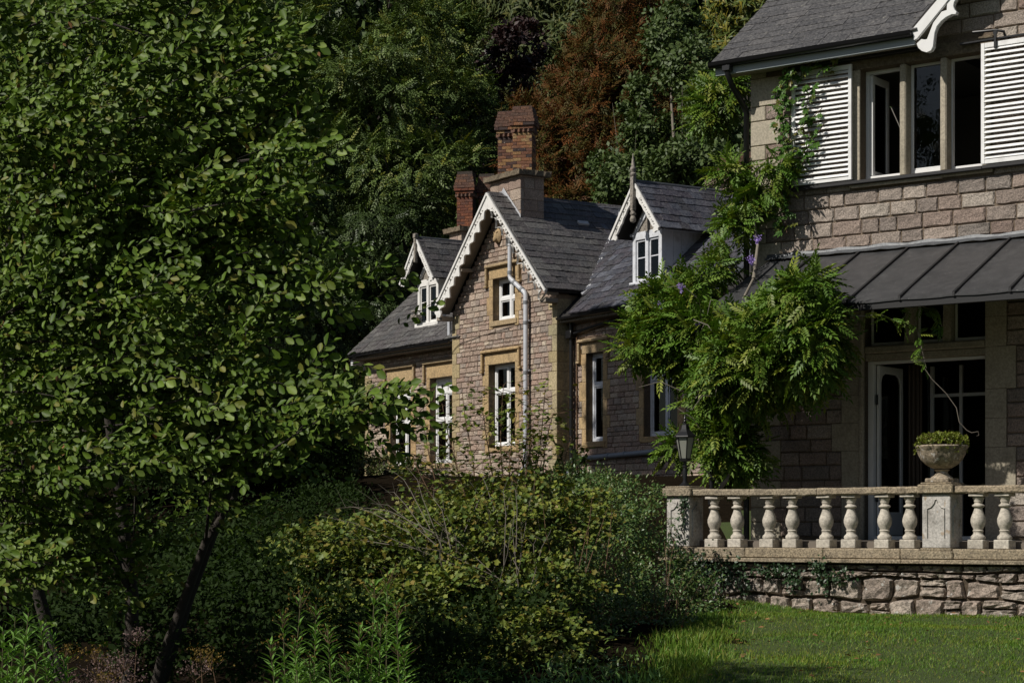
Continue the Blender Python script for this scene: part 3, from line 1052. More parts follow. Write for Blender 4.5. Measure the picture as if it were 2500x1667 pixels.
# shutters
for sx, lab in ((.77, 'left'), (3.825, 'right')):
    sh = MB().box(sx, sx + .055, -.125, -.085, 5.205, 6.93, .004).box(sx + .955, sx + 1.01, -.125, -.085, 5.205, 6.93, .004).box(sx + .056, sx + .954, -.122, -.088, 6.86, 6.93, .004).box(sx + .056, sx + .954, -.122, -.088, 5.205, 5.27, .004).build('shutter', M['slat'], house)
    sh['label'] = 'white louvred shutter ' + ('grown over with creeper' if lab == 'left' else 'free of creeper, cut by the picture edge')
    zz = 5.285
    while zz < 6.85:
        q = MB().prismx([(-.135, zz - .012), (-.128, zz - .018), (-.088, zz + .026), (-.094, zz + .031)], sx + .05, sx + .96).build('slat', M['slat'], sh)
        q.rotation_euler = (0, 0, 0)
        q.location = (rd.uniform(-.002, .002), rd.uniform(-.004, .004), rd.uniform(-.006, .006))
        zz += .0735
MB().box(.74, 3.84, -.135, -.03, 5.135, 5.185, .005).box(3.845, 6.2, -.14, -.03, 5.14, 5.19, .005).build('shutter_track', M['black_timber'], house)
MB().box(1.75, 3.2, -.07, -.02, 5.085, 5.125, .004).build('sill_strip', M['grey_ashlar'], house)
MB().box(.72, 3.05, -.14, -.03, 6.985, 7.03, .005).box(3.5, 6.2, -.13, -.05, 6.96, 6.985, .003).build('shutter_rail', M['black'], house)
br = MB().box(4.03, 4.07, -.155, -.127, 6.83, 7.07, .004).tube([(3.70, -.12, 7.11), (4.05, -.12, 7.09), (4.16, -.10, 7.06), (4.17, -.06, 6.98)], .02, 8).tube([(4.05, -.15, 7.05), (4.05, -.13, 7.05)], .035, 10).build('shutter_hanger', M['black'], house, 40)
MB().box(.95, .99, -.155, -.127, 6.83, 7.02, .004).build('shutter_hanger', M['black'], house)
# transom lights and french door
tl_ = MB().box(1.932, 3.838, .20, .26, 2.716, 2.74).build('transom_lights', M['white'], house)
for a, b in ((1.96, 2.56), (2.72, 3.16), (3.30, 3.82)):
    casement(tl_, a, b, 2.742, 3.68, .17, M['white'], .035, .035, name='light')
dr = MB().box(1.932, 2.02, .12, .22, -.17, 2.497, .006).box(3.80, 3.838, .14, .22, -.17, 2.497, .006).box(2.021, 3.799, .13, .21, 2.45, 2.497, .005).box(2.021, 3.799, .06, .24, -.17, -.11, .006).build('door_frame', M['white'], house)
leaf_open(dr, 2.035, .20, -.10, 2.44, .82, M['white'], 'door_leaf', True, .35)
MB().tube([(2.055, .17, .4), (2.055, .17, .55)], .02, 8).tube([(2.055, .17, 1.85), (2.055, .17, 2.0)], .02, 8).build('hinge', M['black'], dr)
for i in range(6):
    MB().tube([(2.15 + i * .035, 1.1 + .03 * (i % 2), -.15), (2.15 + i * .035, 1.1 + .03 * (i % 2), 2.5)], .022, 8).build('drape', M['panelling'], house)

# glazed inner screen seen through the open door
isc = MB().box(2.30, 2.36, 1.5, 1.56, -.15, 2.5, .006).box(2.78, 2.83, 1.5, 1.56, -.15, 2.5, .006).box(3.22, 3.27, 1.5, 1.56, -.15, 2.5, .006).box(2.36, 2.78, 1.505, 1.555, 2.02, 2.07).box(2.83, 3.22, 1.505, 1.555, 2.02, 2.07).box(2.36, 2.78, 1.505, 1.555, .55, .60).box(2.83, 3.22, 1.505, 1.555, .55, .60).build('inner_screen', M['white'], house)
MB().box(2.36, 2.78, 1.528, 1.532, .6, 2.02).build('pane', M['glass'], isc)
MB().box(2.83, 3.22, 1.528, 1.532, .6, 2.02).build('pane', M['glass'], isc)
# canopy
CB, CFZ = 4.14, 3.17
bat = [.35, 1.12, 1.90, 2.69, 3.47, 4.26, 5.05, 5.84, 6.63, 7.42]


def cz(y):
    return CB + (y + .02) / 1.98 * (CB - CFZ)


cano = MB()
cano.box(.33, 7.5, -2.03, -1.97, 3.01, 3.135, .006).prismx([(-.03, cz(-.03) - .10), (-.03, cz(-.03) - .022), (-1.965, cz(-1.965) - .022), (-1.965, cz(-1.965) - .10)], .335, .385).build('canopy', M['black_timber'], house)
canopy = house.children[-1]
for a, b in zip(bat[:-1], bat[1:]):
    nseg = 6
    mb = MB()
    vs, fs = [], []
    for j in range(nseg + 1):
        for i in range(9):
            x = a + .012 + (b - a - .024) * i / 8
            y = -.03 - 2.02 * j / nseg
            vs.append((x, y, cz(y) - .012 * math.sin(math.pi * i / 8) - (.012 if j == nseg else 0) + rd.uniform(-.002, .002)))
    nv = len(vs)
    vs += [(x, y, z - .018) for x, y, z in vs]
    for j in range(nseg):
        for i in range(8):
            q = j * 9 + i
            fs.append((q, q + 1, q + 10, q + 9))
            fs.append((q + nv, q + 9 + nv, q + 10 + nv, q + 1 + nv))
    for i in range(8):
        q = nseg * 9 + i
        fs.append((q, q + 1, q + 1 + nv, q + nv))
    for j in range(nseg):
        for q in (j * 9, j * 9 + 8):
            fs.append((q, q + 9, q + 9 + nv, q + nv))
    mb.raw(vs, fs)
    o = mb.build('roof_sheet', M['canopy'], canopy, 50)
for x in bat[1:]:
    mb = MB()
    mb.prismx([(-.03, cz(-.03) - .03), (-.03, cz(-.03) + .035), (-2.06, cz(-2.06) + .03), (-2.06, cz(-2.06) - .03)], x - .017, x + .017)
    mb.build('batten', M['black_timber'], canopy)
    MB().prismx([(-.03, cz(-.03) - .12), (-.03, cz(-.03) - .035), (-1.96, cz(-1.96) - .035), (-1.96, cz(-1.96) - .12)], x - .025, x + .025).build('rafter', M['black_timber'], canopy)
fl = MB()
xs_ = np.linspace(.3, 7.5, 60)
vs, fs = [], []
for i, x in enumerate(xs_):
    jz = .012 * math.sin(x * 9) + rd.uniform(-.006, .006)
    vs += [(x, -.02, CB + .075 + jz), (x, -.035, CB + .035 + jz * .5), (x, -.13, cz(-.13) + .028 + abs(jz))]
for i in range(len(xs_) - 1):
    fs += [(3 * i, 3 * i + 3, 3 * i + 4, 3 * i + 1), (3 * i + 1, 3 * i + 4, 3 * i + 5, 3 * i + 2)]
fl.raw(vs, fs).build('flashing', M['lead'], canopy)
for x, y in ((.45, -1.95),):
    MB().tube([(x, y, -.16), (x, y, 3.05)], .035, 10).tube([(x, y, .35), (x, y, .42)], .05, 10).build('post', M['black'], canopy, 40)
MB().tube([(.45, -1.92, 2.4), (.55, -1.5, 2.75), (.5, -1.2, 3.3)], .02, 6).build('bracket', M['black'], canopy)

# ------------------------------------------------------------------ terrace, retaining wall, balustrade
tag(MB().box(.25, 12, -2.68, -.06, -.6, -.17).build('terrace', M['paving']), kind='structure')
ter = bpy.data.objects['terrace']
ter.location, ter.rotation_euler = HO, (0, 0, HA)
rw = thing('retaining_wall', 'low rubble stone retaining wall with ivy between balustrade and lawn', 'wall', HO, HA)
MB().box(.22, 9, -2.86, -2.70, -1.5, -.462).box(.22, .5, -2.69, 0, -1.5, -.5).build('wall_core', M['rubble_joint'], rw)
RB = stone_set(M['rubble'], 'stone', 9, .17, 5, 4, .07)
q = random.Random(5)
RK = [-1.45, -1.16, -.93, -.66, -.565, -.468]


def rline(k, x):
    a = (0, .05, .045, .04, .02, 0)[k]
    return RK[k] + a * (math.sin(x * 2.3 + k * 1.7) + .6 * math.sin(x * 5.1 + k * 2.9)) * .7


for k in range(5):
    x = .2
    joint = x
    while joint < 6.8:
        ln = q.uniform(.24, .52) if k < 3 else q.uniform(.16, .4)
        j2 = joint + ln
        sk0, sk1 = (q.uniform(-.03, .03) for _ in range(2))
        parts = [(0, 1)]
        if k < 3 and q.random() < .3:
            sp_ = q.uniform(.35, .68)
            parts = [(0, sp_), (sp_, 1)]
        for (pa, pb) in parts:
            V = RB[q.randrange(len(RB))][1].copy()
            Fs = RB[0][2]
            g_ = .011
            x0b, x1b = joint + g_ + sk0 * .5, j2 - g_ + sk1 * .5
            x0t, x1t = joint + g_ - sk0, j2 - g_ - sk1
            out_ = q.uniform(-.025, .02)
            vs = []
            for (vx, vy, vz) in V:
                wz = pa + (pb - pa) * vz
                xx = (x0b + (x1b - x0b) * vx) * (1 - wz) + (x0t + (x1t - x0t) * vx) * wz
                zb_, zt_ = rline(k, xx) + g_, rline(k + 1, xx) - g_
                zb2 = zb_ + (zt_ - zb_) * pa + (g_ if pa > 0 else 0)
                zt2 = zb_ + (zt_ - zb_) * pb
                # rounded, worn corners
                cr = .10 * (abs(vx - .5) * 2) ** 4 * (1 if vz > .5 else -1) * (abs(vz - .5) * 2)
                vs.append((xx, -2.93 + out_ + vy * .12, zb2 + (zt2 - zb2) * (vz - cr * .5)))
            MB().raw(vs, Fs).build('stone', M['rubble'], rw)
        joint = j2

bal = thing('balustrade', 'weathered stone balustrade with turned balusters and two panelled piers along the terrace', 'balustrade', HO, HA)


def bent_rail(x0, x1, seed, sag):
    """coping stone in lengths with worn edges"""
    q = random.Random(seed)
    x = x0
    while x < x1 - .01:
        ln = min(q.uniform(.85, 1.3), x1 - x)
        if x1 - x - ln < .3: ln = x1 - x
        mb = MB()
        n = 10
        vs, fs = [], []
        prof = [(-2.955, .458), (-2.972, .475), (-2.972, .535), (-2.955, .556), (-2.69, .556), (-2.672, .535), (-2.672, .475), (-2.69, .458)]
        dz0 = q.uniform(-.004, .004)
        for i in range(n + 1):
            xx = x + .003 + (ln - .006) * i / n
            s_ = sag * math.sin(math.pi * (xx - x0) / (x1 - x0))
            for (yy, z_) in prof:
                vs.append((xx, yy + q.uniform(-.004, .004), z_ + dz0 - s_ + q.uniform(-.004, .004)))
        for i in range(n):
            for j in range(8):
                fs.append((i * 8 + j, i * 8 + (j + 1) % 8, (i + 1) * 8 + (j + 1) % 8, (i + 1) * 8 + j))
        fs += [tuple(range(8)), tuple(range(n * 8, n * 8 + 8))]
        mb.raw(vs, fs, q.random()).build('handrail', M['rail_stone'], bal)
        x += ln


bent_rail(.70, 4.17, 3, .012)
bent_rail(4.68, 7.6, 4, .0)
for x0, x1 in ((.66, 4.2), (4.65, 7.6)):
    x = x0
    while x < x1 - .01:
        ln = min(rd.uniform(.9, 1.4), x1 - x)
        MB().box(x + .002, x + ln - .002, -2.99, -2.64, -.40, -.262, .014, rd.random()).build('plinth', M['rail_stone'], bal)
        x += ln
x = .2
while x < 7.6:
    ln = rd.uniform(.8, 1.5)
    MB().box(x + .002, x + ln - .002, -3.03, -2.62, -.458, -.402, .008, rd.random()).build('coping', M['rail_stone'], bal)
    x += ln
bprof = [(.062, .118), (.092, .125), (.097, .145), (.090, .165), (.068, .185), (.060, .205), (.064, .222), (.072, .235), (.060, .245), (.064, .262), (.085, .300), (.097, .345), (.096, .385), (.082, .43), (.064, .475), (.052, .515), (.050, .53),
         (.066, .535), (.080, .548), (.080, .562), (.062, .572), (.052, .58), (.052, .600), (.060, .606), (.060, .616), (.066, .64), (.078, .655), (.070, .668), (.072, .672)]
bme_body = MB().lathe(bprof, 0, 0, 22).mesh('baluster_body', M['baluster_stone'], 35)
bme_base = MB().box(-.105, .105, -.105, .105, 0, .118, .008).mesh('base_block', M['baluster_stone'])
bme_cap = MB().box(-.10, .10, -.10, .10, .672, .712, .006).mesh('cap_block', M['baluster_stone'])
for i, x in enumerate((1.029, 1.40, 1.902, 2.259, 2.779, 3.144, 3.634, 3.997, 4.945, 5.304, 5.85, 6.2)):
    b_ = add('baluster', bme_body, bal)
    b_.location = (x, -2.84, -.26)
    b_.rotation_euler = (rd.uniform(-.01, .01), rd.uniform(-.01, .01), rd.uniform(-.06, .06))
    add('base_block', bme_base, b_)
    add('cap_block', bme_cap, b_)


def pier(x0, x1):
    p = MB().box(x0, x1, -2.97, -2.58, -.25, .452, .008).build('pier', M['pillar_stone'], bal)
    xc, hw = (x0 + x1) / 2, (x1 - x0) / 2
    # raised frame moulding with incurved shoulders
    for face in (0, 1):
        s_ = .115
        a, b = (xc - hw + .07, xc + hw - .07)
        zb_, zt = -.12, .385
        path = [(a, zb_), (a, zt - s_), (a + s_ * .45, zt - s_ * .85), (a + s_ * .85, zt - s_ * .45), (a + s_, zt), (b - s_, zt), (b - s_ * .85, zt - s_ * .45), (b - s_ * .45, zt - s_ * .85), (b, zt - s_), (b, zb_)]
        inner = [(xc + (x - xc) * .90, z - .018 if z > 0 else z) for x, z in path]
        if face == 0:
            mb = MB()
            for i in range(len(path) - 1):
                q0, q1, q2, q3 = path[i], path[i + 1], inner[i + 1], inner[i]
                mb.raw([(q0[0], -2.971, q0[1]), (q1[0], -2.971, q1[1]), (q2[0], -2.971, q2[1]), (q3[0], -2.971, q3[1]),
                        ((q0[0] + q3[0]) / 2, -2.987, (q0[1] + q3[1]) / 2), ((q1[0] + q2[0]) / 2, -2.987, (q1[1] + q2[1]) / 2)], [(0, 1, 5, 4), (4, 5, 2, 3), (0, 4, 3), (1, 2, 5)])
            mb.build('panel_moulding', M['pillar_stone'], p)
        else:
            mb = MB()
            cy = -2.775
            for i in range(len(path) - 1):
                q0, q1, q2, q3 = path[i], path[i + 1], inner[i + 1], inner[i]
                f_ = lambda t: cy + (t - xc)
                mb.raw([(x1 + .001, f_(q0[0]), q0[1]), (x1 + .001, f_(q1[0]), q1[1]), (x1 + .001, f_(q2[0]), q2[1]), (x1 + .001, f_(q3[0]), q3[1]),
                        (x1 + .017, (f_(q0[0]) + f_(q3[0])) / 2, (q0[1] + q3[1]) / 2), (x1 + .017, (f_(q1[0]) + f_(q2[0])) / 2, (q1[1] + q2[1]) / 2)], [(0, 1, 5, 4), (4, 5, 2, 3), (0, 4, 3), (1, 2, 5)])
            mb.build('panel_moulding', M['pillar_stone'], p)
    MB().box(x0 - .05, x1 + .05, -3.02, -2.53, .456, .575, .012).box(x0 - .02, x1 + .02, -2.99, -2.56, .576, .60, .01).build('pier_cap', M['rail_stone'], p)
    MB().box(x0 - .05, x1 + .05, -3.02, -2.53, -.398, -.29, .012).box(x0 - .02, x1 + .02, -2.99, -2.56, -.289, -.252, .008).build('pier_base', M['rail_stone'], p)


pier(4.23, 4.62)
pier(.32, .69)

# lantern on the left pier
lan = thing('lantern', 'black hexagonal lantern with frosted panes standing on the left balustrade pier', 'lantern', to_world(HO, HA, .52, -2.80, .60), HA)
MB().lathe([(.085, 0), (.085, .02), (.06, .035), (.035, .06), (.03, .10), (.036, .2), (.026, .26), (.04, .275), (.04, .285), (.024, .30), (.024, .345), (.05, .36)], 0, 0, 16).build('lantern_post', M['black'], lan, 30)


def hexring(r0, z0, r1, z1):
    return [[(r * math.cos(math.pi / 3 * k + .26), r * math.sin(math.pi / 3 * k + .26), z) for k in range(6)] for r, z in ((r0, z0), (r1, z1))]


lo, hi = hexring(.075, .39, .135, .70)
MB().raw(lo + hi, [(k, (k + 1) % 6, (k + 1) % 6 + 6, k + 6) for k in range(6)]).build('lantern_glass', M['lamp_glass'], lan)
cg = MB()
for k in range(6):
    cg.tube([Vector(lo[k]) * 1.0, Vector(hi[k])], .0085, 6)
    cg.tube([lo[k], lo[(k + 1) % 6]], .009, 6).tube([hi[k], hi[(k + 1) % 6]], .009, 6)
a_, b_ = hexring(.08, .355, .085, .39)
cg.raw(a_ + b_, [(k, (k + 1) % 6, (k + 1) % 6 + 6, k + 6) for k in range(6)] + [(0, 1, 2, 3, 4, 5), (11, 10, 9, 8, 7, 6)])
cg.build('lantern_cage', M['black'], lan)
rf = MB()
prev = None
for r0, z0 in ((.175, .70), (.165, .715), (.10, .775), (.07, .81), (.055, .87), (.03, .885)):
    ringp = hexring(r0, z0, r0, z0)[0]
    if prev:
        rf.raw(prev + ringp, [(k, (k + 1) % 6, (k + 1) % 6 + 6, k + 6) for k in range(6)])
    else:
        rf.raw(ringp, [(5, 4, 3, 2, 1, 0)])
    prev = ringp
rf.build('lantern_roof', M['black'], lan)
MB().lathe([(.03, .885), (.015, .90), (.022, .925), (.012, .945), (.02, .965), (.012, .985), (.003, 1.02)], 0, 0, 10).build('finial', M['black'], lan, 40)

# urn on the right pier
urn = thing('stone_urn', 'weathered stone urn planter standing on the right balustrade pier', 'urn', to_world(HO, HA, 4.42, -2.78, .60), HA)
MB().box(-.165, .165, -.165, .165, 0, .055, .01).build('urn_base', M['urn_stone'], urn)
MB().lathe([(.145, .056), (.14, .07), (.10, .095), (.078, .12), (.075, .145), (.09, .155), (.105, .165), (.09, .175)], 0, 0, 24).build('urn_foot', M['urn_stone'], urn, 40)
ub = MB()
prof = [(.06, .17), (.13, .19), (.20, .235), (.26, .30), (.295, .37), (.315, .43), (.34, .455), (.345, .47), (.33, .485), (.29, .47), (.25, .43), (.1, .40)]
n = 40
vs, fs = [], []
for r0, z0 in prof:
    for k in range(n):
        a = 2 * math.pi * k / n
        rr = r0 * (1 + (.055 * math.cos(a * 9) if .2 < z0 < .44 and r0 > .15 else 0))
        vs.append((rr * math.cos(a), rr * math.sin(a), z0))
for i in range(len(prof) - 1):
    for k in range(n):
        fs.append((i * n + k, i * n + (k + 1) % n, (i + 1) * n + (k + 1) % n, (i + 1) * n + k))
fs.append(tuple(range((len(prof) - 1) * n, len(prof) * n)))
fs.append(tuple(range(n - 1, -1, -1)))
ub.raw(vs, fs).build('urn_bowl', M['urn_stone'], urn, 60)

# ------------------------------------------------------------------ the gabled lodge
lodge = thing('gabled_lodge', 'long stone lodge with carved white bargeboards, two dormers and tall brick chimneys', 'house', LO, LA)
LST = stone_set(M['lodge_stone'], 'stone', 7, .2, 4, 3, .08)
lz = [.85]
while lz[-1] < 8.2:
    lz.append(lz[-1] + rd.choice((.09, .115, .135, .155)))


def lnear(zv):
    return min(lz, key=lambda q: abs(q - zv))


EXL = {'g': [], 'l': [], 'r': []}


def lodge_window(key, y, x0, x1, z0, z1, mull, trans, hood=True, jamb=.16, casing=None, right=True, panels=(), rec=.17, paint='white', blind=None):
    """dressed stone surround, label mould and painted frame"""
    sur = MB().box(x0 - .10, x1 + .10, y - .035, y + .30, z0 - .13, z0 - .005, .01, rd.random()).build('window_surround', M['ochre_stone'], lodge)
    zt = lnear(z1 + .28)
    MB().box(x0 - jamb, x1 + jamb, y - .014, y + .30, z1 + .002, zt, .006, rd.random()).build('lintel', M['ochre_stone'], sur)
    zz = z0 - .13
    i = 0
    zb0 = lnear(zz)
    ex_ = [(x0 - jamb, x1 + jamb, zb0, zt)]
    cur = zb0
    while cur < z1 - .02:
        nx2 = min(lnear(cur + rd.uniform(.25, .42)), z1)
        if z1 - nx2 < .12: nx2 = z1
        e = jamb + (.11 if i % 2 else 0)
        for (a, b) in ((x0 - e, x0), (x1, x1 + e)):
            MB().box(a, b, y - .012, y + .30, cur + .002, nx2 - .002, .005, rd.random()).build('dressed_block', M['ochre_stone'], sur)
        ex_.append((x0 - e, x1 + e, cur, nx2))
        cur = nx2
        i += 1
    EXL[key] += ex_
    if hood:
        h = MB().box(x0 - jamb - .10, x1 + jamb + .10, y - .10, y + .05, zt + .0, zt + .075, .02)
        for xa in (x0 - jamb - .10, x1 + jamb + .03):
            h.box(xa, xa + .07, y - .085, y + .05, zt - .40, zt - .001, .015)
            h.box(xa - (.05 if xa < x0 else 0.0), xa + .07 + (.05 if xa > x0 else 0), y - .087, y + .05, zt - .46, zt - .401, .012)
        h.build('hood_mould', M['ochre_stone'], sur)
        EXL[key].append((x0 - jamb - .1, x1 + jamb + .1, zt, lnear(zt + .09)))
    yf = y + rec
    fr = MB().box(x0 + .001, x0 + .075, yf, yf + .08, z0, z1, .006).box(x1 - .075, x1 - .001, yf, yf + .08, z0, z1, .006).box(x0 + .075, x1 - .075, yf + .002, yf + .078, z1 - .075, z1 - .001, .005).box(x0 + .075, x1 - .075, yf - .03, yf + .078, z0, z0 + .07, .006)
    for mx in mull:
        fr.box(mx - .045, mx + .045, yf - .004, yf + .076, z0 + .07, z1 - .075, .006)
    xs = [x0 + .075] + [q for mx in mull for q in (mx - .045, mx + .045)] + [x1 - .075]
    for tz in trans:
        for a, b in zip(xs[::2], xs[1::2]):
            fr.box(a, b, yf - .002, yf + .074, tz - .04, tz + .04, .005)
    wo = fr.build('window', M[paint], lodge)
    zs = [z0 + .07] + [q for tz in sorted(trans) for q in (tz - .04, tz + .04)] + [z1 - .075]
    for ci, (a, b) in enumerate(zip(xs[::2], xs[1::2])):
        for ri, (c, d) in enumerate(zip(zs[::2], zs[1::2])):
            if (ci, ri) in panels or ('*', ri) in panels:
                pnl = MB().box(a + .002, b - .002, yf + .03, yf + .05, c + .002, d - .002).build('vent_panel', M['white'], wo)
                MB().lathe([(.045, 0), (.045, .012)], 0, 0, 16).xform(Matrix.Translation(((a + b) / 2, yf + .030, (c + d) / 2)) @ Matrix.Rotation(R(90), 4, 'X')).build('vent', M['black'], pnl)
            else:
                s_ = .03
                sa = MB().box(a + .002, a + s_, yf + .02, yf + .055, c + .002, d - .002).box(b - s_, b - .002, yf + .02, yf + .055, c + .002, d - .002).box(a + s_, b - s_, yf + .021, yf + .054, c + .002, c + s_ + .01).box(a + s_, b - s_, yf + .021, yf + .054, d - s_, d - .002).build('sash', M[paint], wo)
                MB().box(a + s_ - .003, b - s_ + .003, yf + .034, yf + .039, c + s_ + .006, d - s_ + .003).build('pane', M['glass'], wo)
    if blind:
        a, b, c, d = blind
        nseg = 14
        vs, fs = [], []
        for i in range(nseg + 1):
            xx = a + (b - a) * i / nseg
            yy = yf + .16 + .02 * math.sin(i * 1.9)
            vs += [(xx, yy, c), (xx, yy, d)]
            if i: fs.append((2 * i - 2, 2 * i, 2 * i + 1, 2 * i - 1))
        MB().raw(vs, fs).build('curtain', M['curtain'], wo)
    return (x0, x1, z0, z1)


ow = {}
ow['g'] = [lodge_window('g', 0, -2.93, -1.75, 1.95, 3.90, [-2.34], [3.26], blind=(-2.88, -2.62, 2.0, 3.85)),
           lodge_window('g', 0, -2.74, -1.76, 4.93, 5.93, [-2.22], [5.45], blind=(-2.68, -1.82, 5.55, 5.88))]
ow['l'] = [lodge_window('l', .4, -8.50, -7.40, 1.65, 3.82, [-7.95], [2.76, 3.45], panels=(('*', 2),), blind=(-8.45, -7.95, 1.7, 2.7)),
           lodge_window('l', .4, -6.42, -5.30, 1.65, 3.82, [-5.86], [2.76, 3.45], panels=(('*', 2),), blind=(-6.4, -5.86, 1.7, 3.4))]
ow['r'] = [lodge_window('r', .4, .58, 1.24, 1.95, 3.93, [], [3.22], paint='peel_blue'),
           lodge_window('r', .4, 2.76, 3.96, 1.98, 3.93, [3.36], [3.22], paint='peel_blue'),
           lodge_window('r', .4, 5.4, 6.2, 1.98, 3.93, [5.8], [3.22], paint='peel_blue')]


# quoins
def quoins(key, xc, side, y, z0, z1, mat, back=.4, parent=None):
    cur, i = lnear(z0), 0
    while cur < z1 - .1:
        nx2 = min(lnear(cur + rd.uniform(.26, .38)), lnear(z1))
        if nx2 <= cur: break
        e = .34 if i % 2 else .19
        a, b = (xc - e, xc + .004) if side > 0 else (xc - .004, xc + e)
        MB().box(a, b, y - .013, y + back, cur + .002, nx2 - .002, .008, rd.random()).build('quoin', M['quoin_stone'], parent or lodge)
        EXL[key].append((a, b, cur, nx2))
        cur = nx2
        i += 1


gw = wall_shell([-4.62, 0], [.5, 5.3], [ow['g'][0], ow['g'][1][:3] + (5.3,)], .012, .34).build('gable_wall', M['lodge_mortar'], lodge)
zrf = lambda x: 7.72 - abs(x + 2.31) * 1.0476
MB().prism([(-4.62, 5.3), (-2.74, 5.3), (-2.74, zrf(-2.74))], .012, .34).prism([(-1.76, 5.3), (0, 5.3), (-1.76, zrf(-1.76))], .012, .34).prism([(-2.739, 5.93), (-1.761, 5.93), (-1.761, zrf(-1.761)), (-2.31, 7.72), (-2.739, zrf(-2.739))], .012, .34).build('gable_head', M['lodge_mortar'], lodge)
lw = wall_shell([-9.9, -4.63], [.5, 4.75], ow['l'], .412, .72).build('left_wall', M['lodge_mortar'], lodge)
kw = wall_shell([0, 9.0], [.3, 4.75], ow['r'], .412, .72).build('link_wall', M['lodge_mortar'], lodge)
quoins('g', 0, 1, 0, .9, 5.2, M['quoin_stone'], .40, gw)
quoins('g', -4.62, -1, 0, .9, 5.2, M['quoin_stone'], .40, gw)
quoins('l', -9.9, -1, .4, .9, 4.6, M['quoin_stone'], .40, lw)
MB().box(-.33, -.012, .341, .8, .5, 5.3).box(-4.6, -4.3, .341, .8, .5, 5.3).build('gable_returns', M['lodge_mortar'], lodge)
GE, GAPX, GAPZ, GHW = 5.40, -2.33, 7.90, 2.46


def lclip(z):
    if z < 5.25: return -4.62, 0
    h = 2.31 - (z - 5.3) / 1.05
    return -2.31 - h, -2.31 + h


gs = courses(-4.62, 0, [q for q in lz if q < 7.7], .12, .38, EXL['g'], lclip)
lay_stones(gs, LST, gw, -.014, .026, .007, 300, 'stone', 'stonework', key=lambda s: (abs(s[0] + 1.2) + abs(s[2] - 3.6) * .4))
lay_stones(courses(-9.9, -4.63, [q for q in lz if q < 4.75], .12, .38, EXL['l']), LST, lw, .386, .026, .007, 0, 'stone', 'stonework')
lay_stones(courses(0.0, 5.5, [q for q in lz if q < 4.75], .12, .38, EXL['r']), LST, kw, .386, .026, .007, 0, 'stone', 'stonework')
# end and back walls, inner floor
MB().box(-9.9, -9.6, .73, 6.8, .3, 4.9).box(-9.59, 9, 6.5, 6.8, .3, 4.9).box(8.7, 9, .73, 6.49, .3, 4.9).build('rear_walls', M['lodge_mortar'], lodge)
MB().prismx([(.73, 4.9), (6.8, 4.9), (3.4, 7.4)], -9.9, -9.62).build('end_gable', M['lodge_mortar'], lodge)
MB().box(-9.6, 8.7, 3.0, 3.1, .3, 4.6).build('inner_wall', M['room'], lodge)
MB().box(-9.6, 8.7, .73, 2.99, 4.45, 4.55).build('ceiling', M['room'], lodge)
# carved head high in the gable
hd = MB()
hd.lathe([(.04, -.02), (.13, .0), (.15, .04), (.10, .09), (.05, .12)], 0, 0, 14).xform(Matrix.Translation((-2.46, -.01, 6.92)) @ Matrix.Scale(1.25, 4, (0, 0, 1)) @ Matrix.Rotation(R(90), 4, 'X'))
hd.box(-2.52, -2.40, -.16, -.06, 6.78, 6.90, .03).box(-2.53, -2.48, -.13, -.05, 6.97, 7.03, .015).box(-2.43, -2.38, -.13, -.05, 6.97, 7.03, .015)
hd.build('carved_head', M['ochre_stone'], lodge, 50)


# ---------- carved bargeboards
def bargeboards(parent, xc, y, zf, za, half, d0, A, unit, mat, th=.05, foot=.12, name='bargeboard', plain=False):
    L = math.hypot(half, za - zf)
    c, s = half / L, (za - zf) / L
    for sgn in (1, -1):
        def P(t, d):
            x = half - c * t - s * d
            z = zf + s * t - c * d
            return (xc + sgn * x, z)
        out = [P(-.03, -.0), P(L, 0)]
        low = []
        tt = (half - s * (d0 + A * .4)) / c
        out.append(P((half - s * d0 * 1.25) / c, d0 * 1.25))
        n = int((tt - .16) / .022)
        for i in range(n + 1):
            t = tt - .03 - (tt - .16) * i / n
            ph = (t / unit) % 1.0
            k = int(t / unit)
            amp = A * (1.0 if k % 2 == 0 else .6)
            nxt = A * (1.0 if (k + 1) % 2 == 0 else .6)
            e0, e1 = max(0, 1 - ph / .5), max(0, 1 - (1 - ph) / .5)
            d = d0 + amp * e0 ** 1.6 + nxt * e1 ** 1.6
            low.append(P(t, d))
        out += low
        for i in range(9):
            a = -.4 + i * (math.pi * 1.15) / 8
            out.append(P(.05 + foot * .75 * math.cos(a), d0 * .95 + foot * math.sin(a) * 1.15))
        out.append(P(-.06, d0 * .45))
        holes = []
        if not plain:
            k = 0
            t = unit * 1.0
            while t < L - d0 * 1.3 - .12:
                h = d0 * .52
                for (dt, dd, sc) in ((0, .55, 1), (-.3 * unit, .62, .6), (.3 * unit, .62, .6)):
                    cx_, dy_ = t + dt, d0 * dd
                    holes.append([P(cx_ - h * .75 * sc, dy_ + h * .5 * sc), P(cx_, dy_ - h * .75 * sc), P(cx_ + h * .75 * sc, dy_ + h * .5 * sc), P(cx_, dy_ + h * .15 * sc)])
                t += unit
        me = holes_mesh(name, out, holes, y, th, mat)
        add(name, me, parent)
        # rounded strip along the top edge
        a, b = P(-.04, .015), P(L, .015)
        MB().prism([P(-.05, -.02), P(L + .0, -.02), P(L - .02, .035), P(-.05, .035)], y - .03, y - .002).build('edge_strip', mat, parent)


gr_l = math.hypot(GHW, GAPZ - GE)
gc, gs_ = GHW / gr_l, (GAPZ - GE) / gr_l
groof = MB()
for sgn in (1, -1):
    groof.prism([(GAPX + sgn * GHW, GE - .07), (GAPX, GAPZ - .07), (GAPX, GAPZ - .01), (GAPX + sgn * GHW, GE - .01)], -.34, 8.5)
groof = groof.build('gable_roof', M['deck'], lodge)


def gr_range(s):
    z = GE + s * gs_
    return 0, 8.0


